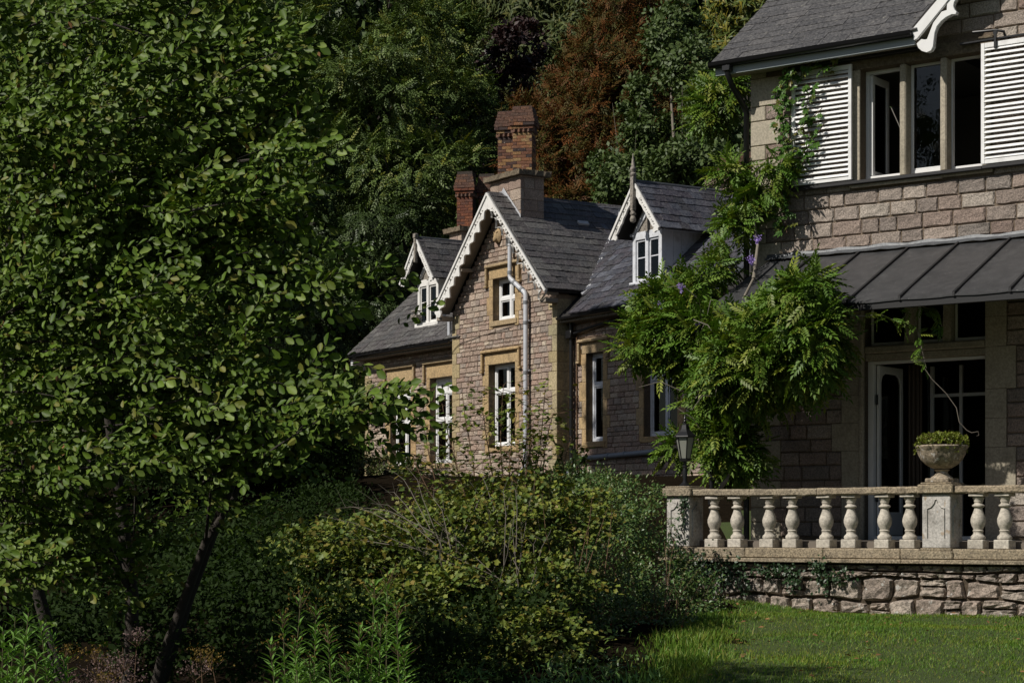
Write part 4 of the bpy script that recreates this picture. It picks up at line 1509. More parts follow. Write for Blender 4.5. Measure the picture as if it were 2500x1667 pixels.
PL, LEY, LEZ = .9, .05, 4.82        # link roof pitch, eave
LLY, LLZ, PLL = .0, 4.68, .88       # left roof


def gsl(s):
    z = GE + s * gs_
    return 0, 5.2


lay_slates('slate_lodge', (GAPX + GHW + .03, -.38, GE - .02), (0, 1, 0), (-gc, 0, gs_), gr_l - .08, lambda s: (0, 1.9 + .75 * (s / gr_l) * 1.2 + .6), .225, .2, .34, groof, 300, .03)
lay_slates('slate_blue', (GAPX + GHW + .03, 2.2, GE - .02), (0, 1, 0), (-gc, 0, gs_), gr_l - .08, lambda s: (.2, 4.5), .225, .2, .34, groof, 0, .03)
lay_slates('slate_lodge', (GAPX - GHW - .03, 6.5, GE - .02), (0, -1, 0), (gc, 0, gs_), gr_l - .08, lambda s: (0, 6.88), .225, .25, .4, groof, 0, .03)
rg = MB()
yy = -.4
while yy < 7:
    ln = .42
    rg.prism([(GAPX - .14, GAPZ - .10), (GAPX, GAPZ + .03), (GAPX + .14, GAPZ - .10), (GAPX + .13, GAPZ - .12), (GAPX, GAPZ + .0), (GAPX - .13, GAPZ - .12)], yy, yy + ln - .006)
    yy += ln
rg.build('ridge_tiles', M['slate_lodge'], groof)
bargeboards(lodge, GAPX, -.42, GE - .02, GAPZ - .02, GHW, .20, .17, .33, M['peel'], .055, .13)
sf = MB()
for sgn in (1, -1):
    sf.prism([(GAPX + sgn * (GHW - .06), GE - .13), (GAPX, GAPZ - .13), (GAPX, GAPZ - .08), (GAPX + sgn * (GHW - .02), GE - .08)], -.36, -.02)
sf.build('gable_soffit', M['soffit'], lodge)
for sgn in (1, -1):
    xx, zz = GAPX + sgn * (GHW * .58 - .10), GE + (GAPZ - GE) * .42 - .24
    MB().box(xx - .07, xx + .07, -.36, -.015, zz - .02, zz + .06, .006).build('purlin_end', M['soffit'], lodge)
    xx = GAPX + sgn * (GHW - .16)
    MB().box(xx - .16, xx + .10, -.36, -.015, GE - .30, GE - .20, .008).build('purlin_end', M['soffit'], lodge)
# link roof, left roof
lroof = MB().prismx([(LEY, LEZ - .07), (3.25, LEZ + 3.2 * PL - .07), (6.9, LEZ - .4), (6.9, LEZ - .3), (3.25, LEZ + 3.2 * PL - .01), (LEY, LEZ - .01)], -.2, 9.2).build('link_roof', M['deck'], lodge)
pa = math.atan(PL)


def link_rng(s):
    y = LEY + s * math.cos(pa)
    z = LEZ + (y - LEY) * PL
    x = GAPX + (GAPZ - z) / ((GAPZ - GE) / GHW)
    return max(0.03, min(x + .05, .45)) if z < GE + .1 else max(x + .04, -2.2), 6.0


def link_rng2(s):
    a, b = link_rng(s)
    return a, b


lay_slates('slate_blue', (0, LEY - .03, LEZ - .02), (1, 0, 0), (0, math.cos(pa), math.sin(pa)), 3.2 / math.cos(pa) - .05, link_rng2, .225, .2, .34, lroof, 0, .03)
lfroof = MB().prismx([(LLY, LLZ - .07), (3.25, LLZ + 3.25 * PLL - .07), (6.9, LLZ - .4), (6.9, LLZ - .3), (3.25, LLZ + 3.25 * PLL - .01), (LLY, LLZ - .01)], -10.1, -4.4).build('left_roof', M['deck'], lodge)
pll = math.atan(PLL)
lay_slates('slate_lodge', (-10.12, LLY - .03, LLZ - .02), (1, 0, 0), (0, math.cos(pll), math.sin(pll)), 3.25 / math.cos(pll) - .03, lambda s: (0, 5.9), .225, .2, .36, lfroof, 0, .03)
MB().prismx([(.2, 4.2), (.75, 4.62), (.75, 4.4)], -10.0, -9.92).box(-10.02, -9.9, .02, .42, 4.38, 4.55, .01).build('eaves_bracket', M['white'], lodge)
# ridge tiles link
rg = MB()
for xx in np.arange(-.9, 8.9, .42):
    rg.prismx([(3.11, 7.60), (3.25, 7.74), (3.39, 7.60), (3.25, 7.71)], xx, xx + .412)
rg.build('ridge_tiles', M['pale_lead'], lroof)
# valley lead between gable and link roofs
vs, fs = [], []
for i in range(22):
    t = i / 21
    z = LEZ + .42 + t * 2.45
    y = LEY + (z - LEZ) / PL
    x = GAPX + (GAPZ - z) / ((GAPZ - GE) / GHW)
    j = .015 * math.sin(i * 2.1) + rd.uniform(-.01, .01)
    vs += [(x - .09 + j * .3, y + .0, z + .10), (x + .015, y, z + .035), (x + .14 + j, y + .0, z + .045)]
    if i: fs += [(3 * i - 3, 3 * i, 3 * i + 1, 3 * i - 2), (3 * i - 2, 3 * i + 1, 3 * i + 2, 3 * i - 1)]
MB().raw(vs, fs).build('valley_lead', M['pale_lead'], lroof)
# gutters
gu = MB()
for (x0, x1, yc, zc_) in ((-10.1, -4.66, LLY - .05, LLZ - .06), (.02, 8.5, LEY - .05, LEZ - .06)):
    gu = MB()
    pr_ = [(yc + .06 * math.cos(a), zc_ + .06 * math.sin(a)) for a in [math.pi + i * math.pi / 8 for i in range(9)]]
    gu.prismx(pr_, x0, x1)
    gu.build('gutter', M['black'], lodge, 40)
    MB().box(x0, x1, yc + .07, yc + .10, zc_ - .10, zc_ + .02).box(x0, x1, yc + .101, .40, zc_ - .11, zc_ - .08).build('eaves_board', M['grey_wood'], lodge)
# pipes
pp = MB().tube([(-1.80, -.12, 6.73), (-1.80, -.12, 5.90), (-1.77, -.12, 5.83), (-1.16, -.12, 5.45), (-1.125, -.12, 5.38), (-1.125, -.12, 1.52), (-1.14, -.12, 1.44), (-1.28, -.14, 1.30), (-1.31, -.14, 1.20), (-1.31, -.14, .9)], .055, 14).build('soil_pipe', M['pipe'], lodge, 40)
for (p, d) in (((-1.80, -.12, 5.98), (0, 0, 1)), ((-1.60, -.12, 5.72), (.85, 0, -.53)), ((-1.28, -.12, 5.525), (.85, 0, -.53)), ((-1.125, -.12, 5.22), (0, 0, 1)), ((-1.125, -.12, 4.75), (0, 0, 1)), ((-1.125, -.12, 3.6), (0, 0, 1)), ((-1.125, -.12, 2.4), (0, 0, 1)), ((-1.125, -.12, 1.62), (0, 0, 1)), ((-1.8, -.12, 6.70), (0, 0, 1))):
    p, d = Vector(p), Vector(d).normalized() * .035
    MB().tube([p - d, p + d], .065, 14).build('collar', M['pipe_dark'], pp, 40)
MB().tube([(-1.80, -.12, 6.735), (-1.80, -.12, 6.80)], .045, 10).build('vent_cowl', M['pipe_dark'], pp)
MB().box(-1.2, -1.05, -.075, -.01, 3.63, 3.67).box(-1.2, -1.05, -.075, -.01, 4.78, 4.82).build('pipe_bracket', M['pipe'], pp)
MB().tube([(-4.98, .12, 5.25), (-4.98, .12, 4.80), (-4.96, .12, 4.72), (-4.76, .2, 4.52), (-4.74, .26, 4.40)], .05, 12).build('rain_pipe', M['pipe'], lodge, 40)
MB().tube([(-4.72, .28, 4.62), (-4.72, .28, .9)], .045, 12).build('rain_pipe', M['black'], lodge, 40)
MB().tube([(.13, .28, 4.72), (.13, .30, 4.42), (.13, .30, .8)], .05, 12).box(.03, .25, .20, .385, 4.30, 4.48, .01).build('rain_pipe', M['black'], lodge, 40)
MB().tube([(.26, .36, 4.35), (.26, .36, .8)], .018, 8).build('thin_pipe', M['red_twig'], lodge)
MB().tube([(.15, .30, 4.40), (1.2, .31, 4.52), (2.6, .31, 4.62), (4.4, .31, 4.70)], .04, 10).build('waste_pipe', M['black'], lodge, 40)
bp = MB().tube([(.02, .30, 1.0), (.05, .30, 1.38), (.16, .30, 1.53), (.3, .30, 1.57), (3.3, .30, 1.64)], .058, 12).build('waste_pipe', M['pipe_blue'], lodge, 40)
for x in (.32, 1.6, 2.2):
    MB().tube([(x - .03, .30, 1.575 + (x - .3) * .023), (x + .03, .30, 1.576 + (x - .27) * .023)], .066, 12).build('collar', M['pipe_blue'], bp, 40)
wire = [(-4.62, -.03, 4.30), (-4.45, -.03, 4.42), (-4.2, -.03, 4.52), (-3.2, -.03, 4.62), (-2.2, -.035, 4.70), (-1.5, -.03, 4.77), (-1.48, -.03, 4.62)]
MB().tube(wire, .007, 5).build('cable', M['black'], lodge)
MB().box(-.06, .06, -.15, .15, .0, .07, .008).xform(Matrix.Translation((-1.67, 1.85, 7.25)) @ Matrix.Rotation(R(45), 4, 'Y')).build('roof_vent', M['pale_lead'], groof)


# ---------- dormers
def dormer(xc, yf, zb, ze, za, half, slate, mat, py, pz, pitch, finial, lead):
    d = thing('tmp', 'x', 'y')
    bpy.data.objects.remove(d)
    hb = .53
    fr = MB()
    yb = yf - .30
    for a, b in ((xc - hb, xc - hb + .11), (xc + hb - .11, xc + hb)):
        fr.box(a, b, yf, yf + .12, zb, ze + .05, .008)
    fr.box(xc - .055, xc + .055, yf - .01, yf + .11, zb, ze - .0, .008)
    fr.box(xc - hb - .06, xc + hb + .06, yf - .06, yf + .13, zb - .13, zb, .012)
    fr.box(xc - hb + .11, xc - .055, yf + .0, yf + .1, ze - .13, ze + .04, .006).box(xc + .055, xc + hb - .11, yf + .0, yf + .1, ze - .13, ze + .04, .006)
    dm = fr.build('dormer', mat, lodge)
    for a, b in ((xc - hb + .11, xc - .055), (xc + .055, xc + hb - .11)):
        casement(dm, a + .004, b - .004, zb + .004, ze - .134, yf + .03, mat, .04, .06)
        MB().box(a + .044, b - .044, yf + .04, yf + .055, (zb + ze) / 2 - .012, (zb + ze) / 2 + .012).build('glazing_bar', mat, dm)
    pit = (za - ze) / half
    MB().prism([(xc - hb - .05, ze + .04), (xc + hb + .05, ze + .04), (xc, ze + .04 + (hb + .05) * pit)], yf + .03, yf + .08).build('gable_infill', M['grey_wood'], dm)
    # arched boards in the gable
    MB().prism([(xc - .5, ze + .02), (xc - .42, ze + .02), (xc - .05, ze + .35), (xc, ze + .55), (xc - .05, ze + .55)], yf - .005, yf + .028).prism([(xc + .5, ze + .02), (xc + .05, ze + .55), (xc, ze + .55), (xc + .05, ze + .35), (xc + .42, ze + .02)], yf - .005, yf + .028).build('brace', mat, dm)

    def zr(y): return pz + (y - py) * pitch

    def yr(z): return py + (z - pz) / pitch
    # planked cheeks
    for sgn in (1, -1):
        ya = yf + .12
        yend = yr(ze + .02)
        k = 0
        while ya < yend - .02:
            y2 = min(ya + .21, yend)
            x0 = xc + sgn * (hb - .04)
            MB().prismx([(ya + .003, zr(ya) - .03), (y2 - .003, zr(y2) - .03), (y2 - .003, ze + .04), (ya + .003, ze + .04)], min(x0, x0 + sgn * .03), max(x0, x0 + sgn * .03)).build('cheek_board', mat, dm)
            ya = y2
        x0 = xc + sgn * (hb + .08)
        MB().prismx([(yf + .02, ze - .02), (yend + .1, ze - .02), (yend + .1, ze + .04), (yf + .02, ze + .04)], min(x0, x0 + sgn * .04), max(x0, x0 + sgn * .04)).build('eaves_board', mat, dm)
    # roof
    L = math.hypot(half, za - ze)
    c, s = half / L, (za - ze) / L
    dk = MB()
    yt = yr(za) + .05
    for sgn in (1, -1):
        xe = xc + sgn * (half + .02)
        dk.raw([(xe, yb, ze - .05), (xc, yb, za - .04), (xc, yt, za - .04), (xe, yr(ze) + .05, ze - .05), (xe, yb, ze - .02), (xc, yb, za - .005), (xc, yt, za - .005), (xe, yr(ze) + .05, ze - .02)],
               [(0, 1, 2, 3), (4, 7, 6, 5), (0, 4, 5, 1), (0, 3, 7, 4), (2, 6, 7, 3), (1, 5, 6, 2)])
    dr_ = dk.build('dormer_roof', M['deck'], dm)
    f_ = lambda s_: (0, yr(ze + s_ * s) - yb + .02)
    lay_slates(slate, (xc + half + .05, yb - .03, ze - .04), (0, 1, 0), (-c, 0, s), L + .02, f_, .21, .2, .32, dr_, 0, .026)
    f2 = lambda s_: (0, yr(ze + s_ * s) - yb + .02)
    # left slope laid from the front
    ym = yr(za)
    lay_slates(slate, (xc - half - .05, ym, ze - .04), (0, -1, 0), (c, 0, s), L + .02, lambda s_: (ym - yr(ze + s_ * s) - .02, ym - yb + .03), .21, .2, .32, dr_, 0, .026)
    MB().tube([(xc, yb, za + .02), (xc, yt, za + .02)], .04, 8).prism([(xc - .13, za - .13), (xc, za + .02), (xc + .13, za - .13), (xc, za - .02)], yb, yt).build('ridge_roll', M['lead'], dr_)
    bargeboards(dm, xc, yb - .035, ze, za, half, .15, .02, .22, M['peel'] if finial == 'stub' else M['grey_wood'] if False else M['peel'], .045, .07, 'bargeboard')
    # post at the apex
    ps = MB()
    if finial == 'stub':
        ps.box(xc - .045, xc + .045, yb - .10, yb - .02, za - .62, za + .07, .01).box(xc - .06, xc + .06, yb - .115, yb - .005, za + .0, za + .12, .012)
    else:
        ps.box(xc - .055, xc + .055, yb - .12, yb - .02, za - .62, za + .12, .012)
        ps.lathe([(.05, za - .72), (.065, za - .70), (.065, za - .67), (.05, za - .65), (.05, za - .62)], xc, yb - .07, 12)
        ps.lathe([(.02, za - .88), (.055, za - .86), (.07, za - .81), (.055, za - .75), (.035, za - .72)], xc, yb - .07, 12)
        ps.lathe([(.06, za + .12), (.075, za + .15), (.075, za + .18), (.05, za + .2), (.05, za + .24), (.065, za + .26), (.065, za + .29), (.045, za + .33), (.025, za + .48), (.006, za + .62)], xc, yb - .07, 12)
    ps.build('finial_post', M['grey_wood'], dm, 40)
    # lead apron
    vs = [(xc - hb - .22, yf - .10, zr(yf - .10) + .03), (xc + hb + .22, yf - .10, zr(yf - .10) + .03), (xc + hb + .08, yf + .01, zb - .10), (xc - hb - .08, yf + .01, zb - .10), (xc - hb - .35, yf - .30, zr(yf - .30) + .02), (xc + hb + .1, yf - .30, zr(yf - .30) + .022)]
    MB().raw(vs, [(0, 1, 2, 3), (4, 5, 1, 0)]).build('lead_apron', M[lead], dm)
    # soakers where the dormer roof dies into the slope
    y2 = yr(ze)
    q0 = Vector((xc + half + .02, y2 - .03, zr(y2) + .02))
    q1 = Vector((xc + .02, yr(za), zr(yr(za)) + .03))
    MB().raw([q0, q1, q1 + Vector((.12, .08, .02)), q0 + Vector((.20, .05, .03))], [(0, 1, 2, 3)]).build('lead_valley', M['pale_lead'], dm)
    return dm


dormer(2.575, .62, 5.38, 6.42, 7.48, .87, 'slate_blue', M['peel_blue'], LEY, LEZ, PL, 'spike', 'lead')
dormer(-6.88, .60, 5.30, 6.38, 7.44, .83, 'slate_lodge', M['peel'], LLY, LLZ, PLL, 'stub', 'lead')
MB().box(-7.35, -7.05, .35, .52, 5.42, 5.52, .01).box(-7.33, -7.07, .36, .50, 5.60, 5.63, .005).tube([(-7.33, .45, 5.45), (-7.33, .45, 5.62)], .015, 6).build('bird_feeder', M['grey_wood'], lodge)


# ---------- chimneys
def brick_stack(parent, cx_, cy_, z0, z1, side, mat, mortar, rot, nobj, dark=None):
    """square stack laid brick by brick, set cornerwise"""
    core = MB().box(-side / 2 + .012, side / 2 - .012, -side / 2 + .012, side / 2 - .012, z0, z1)
    core.xform(Matrix.Translation((cx_, cy_, 0)) @ Matrix.Rotation(rot, 4, 'Z'))
    co = core.build('flue_core', mortar, parent)
    Mt = Matrix.Translation((cx_, cy_, 0)) @ Matrix.Rotation(rot, 4, 'Z')
    ch = .0755
    nrow = int((z1 - z0) / ch)
    cap = 8
    for k in range(nrow):
        z = z0 + k * ch
        fromtop = nrow - k
        if fromtop > cap: off = 0
        elif fromtop == cap: off = -1
        else: off = {7: .03, 6: .065, 5: .075, 4: .055, 3: .04, 2: .02, 1: .005}[fromtop]
        if off == -1:
            # row of cornerwise dentils
            for f in range(4):
                for j in range(4):
                    t = -side / 2 + side * (j + .5) / 4
                    p = Mt @ Matrix.Rotation(f * math.pi / 2, 4, 'Z')
                    o = add('dentil', BRK['dentil'], co)
                    o.matrix_local = p @ Matrix.Translation((t, -side / 2, z)) @ Matrix.Rotation(math.pi / 4, 4, 'Z')
            continue
        h = side / 2 + off
        lens = [.2, .2, side + 2 * off - .4] if k % 2 else [.1, .22, side + 2 * off - .32]
        if lens[-1] < .04:
            lens = [(side + 2 * off) / 2] * 2
        for f in range(4):
            if f in (1, 2) and nobj == 0: continue
            rotm = Mt @ Matrix.Rotation(f * math.pi / 2, 4, 'Z')
            t = -h
            for ln in lens:
                o = add('brick', (BRK['dark'] if dark and fromtop <= 5 else BRK[mat])[rd.randrange(5)], co)
                jy = rd.uniform(-.003, .003)
                o.matrix_local = rotm @ Matrix.Translation((t + .004, -h + jy, z + .004)) @ Matrix.Diagonal((ln - .008, .09, ch - .009, 1))
                t += ln
    return co


def brickset(mat):
    out = []
    for i in range(5):
        me = MB().box(0, 1, 0, 1, 0, 1, 0, 0, .025).mesh('brick', mat)
        out.append(me)
    return out


BRK = {'brick': brickset(M['brick']), 'red': brickset(M['brick_red']), 'dark': brickset(M['brick_dark']),
       'dentil': MB().box(-.042, .042, -.042, .042, 0, .07).mesh('dentil', M['brick_dark'])}


def chimney(x0, x1, y0, y1, zb, zt, name_lab, stacks, ztop, mat, side=.46, nobj=1):
    base = MB().box(x0 + .01, x1 - .01, y0 + .01, y1 - .01, zb, zt).build('chimney', M['lodge_mortar'], lodge)
    base['label'] = name_lab
    zz = zb
    blocks = MB()
    k = 0
    while zz < zt - .02:
        h = min(.26, zt - zz)
        x = x0
        while x < x1 - .01:
            ln = min(rd.uniform(.28, .5), x1 - x)
            if x1 - x - ln < .15: ln = x1 - x
            MB().box(x + .004, x + ln - .004, y0 - .004, y0 + .1, zz + .004, zz + h - .004, .012, rd.random()).build('stone', M['lodge_stone'], base)
            x += ln
        y = y0 + .101
        while y < y1 - .01:
            ln = min(rd.uniform(.28, .5), y1 - y)
            if y1 - y - ln < .15: ln = y1 - y
            MB().box(x1 - .1, x1 + .004, y + .004, y + ln - .004, zz + .004, zz + h - .004, .012, rd.random()).build('stone', M['lodge_stone'], base)
            y += ln
        zz += h
    # coping slab with worn edge
    vs, fs = [], []
    n = 14
    o_ = .12
    per = [(x0 - o_ + (x1 - x0 + 2 * o_) * i / n, y0 - o_) for i in range(n)] + [(x1 + o_, y0 - o_ + (y1 - y0 + 2 * o_) * i / n) for i in range(n)] + [(x1 + o_ - (x1 - x0 + 2 * o_) * i / n, y1 + o_) for i in range(n)] + [(x0 - o_, y1 + o_ - (y1 - y0 + 2 * o_) * i / n) for i in range(n)]
    nn_ = len(per)
    lowv = [(x + rd.uniform(-.015, .015), y + rd.uniform(-.015, .015), zt + .002 + rd.uniform(-.008, .0)) for x, y in per]
    topv = [(x + rd.uniform(-.02, .02), y + rd.uniform(-.02, .02), zt + .12 + rd.uniform(-.02, .015)) for x, y in per]
    cxm_, cym_ = (x0 + x1) / 2, (y0 + y1) / 2
    MB().raw(lowv + topv + [(cxm_, cym_, zt + .17), (cxm_, cym_, zt)], [(i, (i + 1) % nn_, (i + 1) % nn_ + nn_, i + nn_) for i in range(nn_)] + [(i + nn_, (i + 1) % nn_ + nn_, 2 * nn_) for i in range(nn_)] + [((i + 1) % nn_, i, 2 * nn_ + 1) for i in range(nn_)]).build('coping', M['cornice_stone'], base)
    for (sx, sy) in stacks:
        brick_stack(base, sx, sy, zt + .14, ztop, side, mat, M['brick_mortar'], R(45), nobj, True)
    return base


chA = chimney(-3.03, -1.68, .10, .76, 6.4, 8.27, 'tall twin brick flues set cornerwise on the gable chimney base', [(-2.69, .43), (-2.03, .43)], 9.93, 'brick')
MB().raw([(-1.67, -.02, 7.13), (-1.67, .80, 7.13), (-1.40, .84, 6.92), (-1.40, .02, 6.92)], [(0, 1, 2, 3)]).build('lead_apron', M['lead'], chA)
MB().raw([(-2.36, .07, 7.98), (-1.67, .07, 7.22), (-1.60, .02, 7.17), (-2.36, -.06, 7.95)], [(0, 1, 2, 3)]).raw([(-2.36, .05, 8.06), (-1.66, .085, 7.34), (-1.66, .085, 7.2), (-2.36, .05, 7.92)], [(0, 1, 2, 3)]).raw([(-2.36, .05, 8.06), (-3.04, .085, 7.34), (-3.04, .085, 7.2), (-2.36, .05, 7.92)], [(0, 1, 2, 3)]).build('lead_soaker', M['pale_lead'], chA)
chimney(-9.0, -8.36, 2.5, 3.9, 6.6, 8.0, 'darker red brick flues at the far end of the lodge', [(-8.68, 2.86), (-8.68, 3.55)], 9.65, 'red', .44, 0)
chimney(1.9, 3.2, 2.95, 3.55, 7.0, 7.75, 'dark brick chimney half hidden behind the house corner', [(2.2, 3.25), (2.9, 3.25)], 8.36, 'dark', .44, 0)


# ------------------------------------------------------------------ planting
def blob(u, v, Y, ru, rv, dep, wt=None):
    p = pt(u, v, Y)
    b = ((p.x, p.y, p.z), (ru * Y / F0, dep, rv * Y / F0))
    return b if wt is None else b + (wt,)


def tree(name, label, cat, X, Y, blobs, n, tmpl, leafm, size, r0=.25, bark='bark', group=None, nsub=16, sub=.33, shell=.75, up=.5, out=.6, droop=0, rand=.6, flat=1.0, ntip=10):
    base = Vector((X, Y, float(gz(X, Y)) - .1))
    t = thing(name, label, cat, base, 0, group)
    P, D, N, S = crown(blobs, n, nsub, sub, shell, up, out, droop, rand, size, flat)
    P = rel(P, base)
    add('crown', leaf_np('crown', LEAF[leafm], P, D, N, S, tmpl), t)
    cs = [Vector(b[0]) - base for b in blobs]
    top = max(cs, key=lambda c: c.z)
    mb = MB()
    k = 7
    pts = [Vector((top.x * (i / k) ** 1.3 + rd.uniform(-.1, .1) * i * .3, top.y * (i / k) ** 1.3 + rd.uniform(-.1, .1) * i * .3, top.z * i / k)) for i in range(k + 1)]
    mb.tube(pts, [r0 * (1 - .8 * i / k) for i in range(k + 1)], 8)
    for c in cs:
        s_ = min(.85, max(.15, c.z / max(top.z, .1) * .62))
        p0 = pts[int(s_ * k)]
        for _ in range(max(1, ntip // len(cs))):
            e = c + Vector((rd.uniform(-.5, .5), rd.uniform(-.6, .3), rd.uniform(-.3, .5))) * 2.0
            q_ = p0.lerp(e, .5) + Vector((0, 0, rd.uniform(-.2, .5)))
            mb.tube([p0, q_, e], [r0 * .3, r0 * .18, r0 * .06], 5)
    mb.build('trunk', M[bark], t, 60)
    return t


# far rows on the wooded hill
far = []
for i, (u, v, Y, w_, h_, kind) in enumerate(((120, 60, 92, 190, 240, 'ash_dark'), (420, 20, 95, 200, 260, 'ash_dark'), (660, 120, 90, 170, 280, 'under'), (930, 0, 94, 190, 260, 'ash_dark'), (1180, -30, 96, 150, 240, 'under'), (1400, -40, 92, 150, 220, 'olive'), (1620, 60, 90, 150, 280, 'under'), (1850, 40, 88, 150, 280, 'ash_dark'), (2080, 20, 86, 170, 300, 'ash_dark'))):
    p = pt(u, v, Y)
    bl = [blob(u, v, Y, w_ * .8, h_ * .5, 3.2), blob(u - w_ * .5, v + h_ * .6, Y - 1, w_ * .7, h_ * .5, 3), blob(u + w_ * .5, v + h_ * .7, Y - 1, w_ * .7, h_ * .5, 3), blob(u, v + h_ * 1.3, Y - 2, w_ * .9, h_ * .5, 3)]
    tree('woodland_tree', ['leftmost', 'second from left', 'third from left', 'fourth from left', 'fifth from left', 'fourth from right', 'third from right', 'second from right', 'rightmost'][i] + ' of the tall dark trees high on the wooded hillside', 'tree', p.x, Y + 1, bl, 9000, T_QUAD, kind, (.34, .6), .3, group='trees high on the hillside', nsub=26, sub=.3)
# trees filling behind the alder
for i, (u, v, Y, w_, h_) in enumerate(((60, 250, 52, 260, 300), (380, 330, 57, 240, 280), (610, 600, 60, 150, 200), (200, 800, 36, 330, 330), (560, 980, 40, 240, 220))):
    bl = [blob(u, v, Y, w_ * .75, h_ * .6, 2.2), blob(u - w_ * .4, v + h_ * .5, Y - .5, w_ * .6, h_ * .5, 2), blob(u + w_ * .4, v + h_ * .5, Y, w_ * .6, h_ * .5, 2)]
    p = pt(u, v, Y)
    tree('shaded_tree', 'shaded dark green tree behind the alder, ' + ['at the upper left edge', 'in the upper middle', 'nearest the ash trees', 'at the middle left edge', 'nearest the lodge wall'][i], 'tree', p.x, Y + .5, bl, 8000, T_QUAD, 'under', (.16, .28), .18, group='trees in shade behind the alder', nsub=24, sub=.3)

for (X, Y, h_) in ((-17, 17, 14), (-19, 12.5, 14), (-15.5, 21, 13)):
    g0 = float(gz(X, Y))
    bl = [((X, Y, g0 + h_ * .62), (3.4, 3.4, h_ * .3)), ((X + 2, Y - 1, g0 + h_ * .4), (3, 3, h_ * .25)), ((X - 2, Y + 2, g0 + h_ * .42), (3, 3, h_ * .25))]
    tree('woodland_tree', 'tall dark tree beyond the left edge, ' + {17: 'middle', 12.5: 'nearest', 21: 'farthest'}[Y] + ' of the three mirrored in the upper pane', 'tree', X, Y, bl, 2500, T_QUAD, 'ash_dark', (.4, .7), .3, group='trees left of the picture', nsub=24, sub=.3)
tree('tall_pine', 'tall tree left of the picture whose crown shades the link wing of the lodge', 'tree', -10.9, 36.4, [((-10.5, 36.1, 16.4), (1.2, 1.2, 1.0)), ((-10.0, 35.6, 16.2), (1.0, 1.0, .9)), ((-9.4, 35.0, 16.0), (1.0, 1.0, .9))], 6000, T_QUAD, 'ash_dark', (.28, .42), .22, nsub=30, sub=.34, shell=.55)
tree('ash_tree', 'broad green ash with yellowing tufts filling the hillside left of the brick chimney', 'tree', -3.2, 63,
     [blob(900, 90, 62, 190, 130, 2.2), blob(1080, 120, 67, 150, 120, 2.0), blob(1080, 300, 65, 130, 120, 1.8), blob(900, 270, 61, 170, 110, 2.0), blob(1000, 430, 59.5, 170, 90, 1.7), blob(830, 420, 61, 120, 110, 1.8), blob(1130, 430, 64, 70, 80, 1.2)],
     11000, T_ASH, 'ash', (.34, .52), .28, 'bark', nsub=30, sub=.26, up=.6, droop=.2)
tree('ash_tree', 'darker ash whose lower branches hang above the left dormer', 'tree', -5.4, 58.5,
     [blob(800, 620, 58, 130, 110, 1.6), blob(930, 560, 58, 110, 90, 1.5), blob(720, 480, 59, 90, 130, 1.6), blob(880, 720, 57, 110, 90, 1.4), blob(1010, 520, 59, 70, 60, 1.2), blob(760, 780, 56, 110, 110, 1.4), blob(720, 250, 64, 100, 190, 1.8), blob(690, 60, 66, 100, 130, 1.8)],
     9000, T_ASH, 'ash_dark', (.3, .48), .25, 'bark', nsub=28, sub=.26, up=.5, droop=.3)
tree('drooping_conifer', 'olive green conifer with drooping sprays at the top centre of the hillside', 'tree', 1.6, 83,
     [blob(1320, 40, 81, 120, 90, 2.0), blob(1420, 110, 80, 90, 110, 1.8), blob(1330, 170, 79, 110, 90, 1.8), blob(1240, 60, 82, 80, 100, 1.6), blob(1390, 230, 78, 90, 80, 1.5)],
     22000, T_STRAND, 'olive', (.22, .42), .25, 'bark', nsub=34, sub=.28, up=.3, out=.9, droop=.3)
tree('copper_tree', 'dark purple-leaved tree between the ash and the bronze conifer', 'tree', -.1, 71,
     [blob(1235, 150, 70, 55, 80, 1.2), blob(1240, 260, 70, 60, 90, 1.2), blob(1195, 360, 69, 50, 80, 1.0), blob(1280, 110, 71, 40, 50, 1.0), blob(1190, 440, 66, 45, 50, .9)],
     8000, T_QUAD, 'purple', (.16, .28), .12, 'pale_bark', nsub=20, sub=.3)
bz = [blob(1575, -60, 61.5, 70, 70, 1.4), blob(1530, 30, 61.0, 100, 60, 1.6), blob(1590, 90, 61.0, 80, 70, 1.5), blob(1490, 120, 60.5, 90, 60, 1.6), blob(1440, 190, 60.0, 90, 60, 1.6), blob(1540, 190, 60.0, 100, 70, 1.8), blob(1370, 260, 59.5, 80, 55, 1.4), blob(1470, 280, 59.5, 110, 70, 1.8), blob(1320, 330, 59.0, 60, 55, 1.2), blob(1400, 350, 58.5, 100, 60, 1.7), blob(1510, 370, 58.5, 100, 70, 1.7),
      blob(1320, 420, 58.0, 85, 50, 1.4), blob(1440, 440, 57.5, 110, 55, 1.7), blob(1290, 480, 57.5, 65, 45, 1.2), blob(1420, 500, 57.0, 110, 40, 1.4), blob(1280, 290, 59.5, 45, 40, 1), blob(1650, 180, 60.5, 60, 80, 1.3), blob(1620, 300, 60.0, 70, 90, 1.4)]
tree('bronze_conifer', 'conical russet bronze conifer rising above the lodge ridge', 'tree', 3.8, 61.5, bz, 18000, T_TUFT, 'bronze', (.26, .46), .3, 'bark', nsub=30, sub=.27, shell=.8, up=.55, out=.8, rand=.5)
tree('ivy_clad_tree', 'glossy green ivy-clad tree between the bronze conifer and the house roof', 'tree', 5.0, 54.5,
     [blob(1640, 90, 55.5, 55, 80, 1.2), blob(1690, 160, 54.5, 60, 80, 1.2), blob(1730, 250, 53.5, 70, 70, 1.2), blob(1760, 340, 51.5, 70, 70, 1.1), blob(1690, 400, 50.5, 80, 60, 1.2), blob(1780, 430, 50.5, 60, 50, 1), blob(1620, 430, 50.5, 60, 40, 1)],
     22000, T_QUAD, 'ivy', (.10, .19), .12, 'pale_bark', nsub=34, sub=.36, shell=.6, up=.35, out=.7)
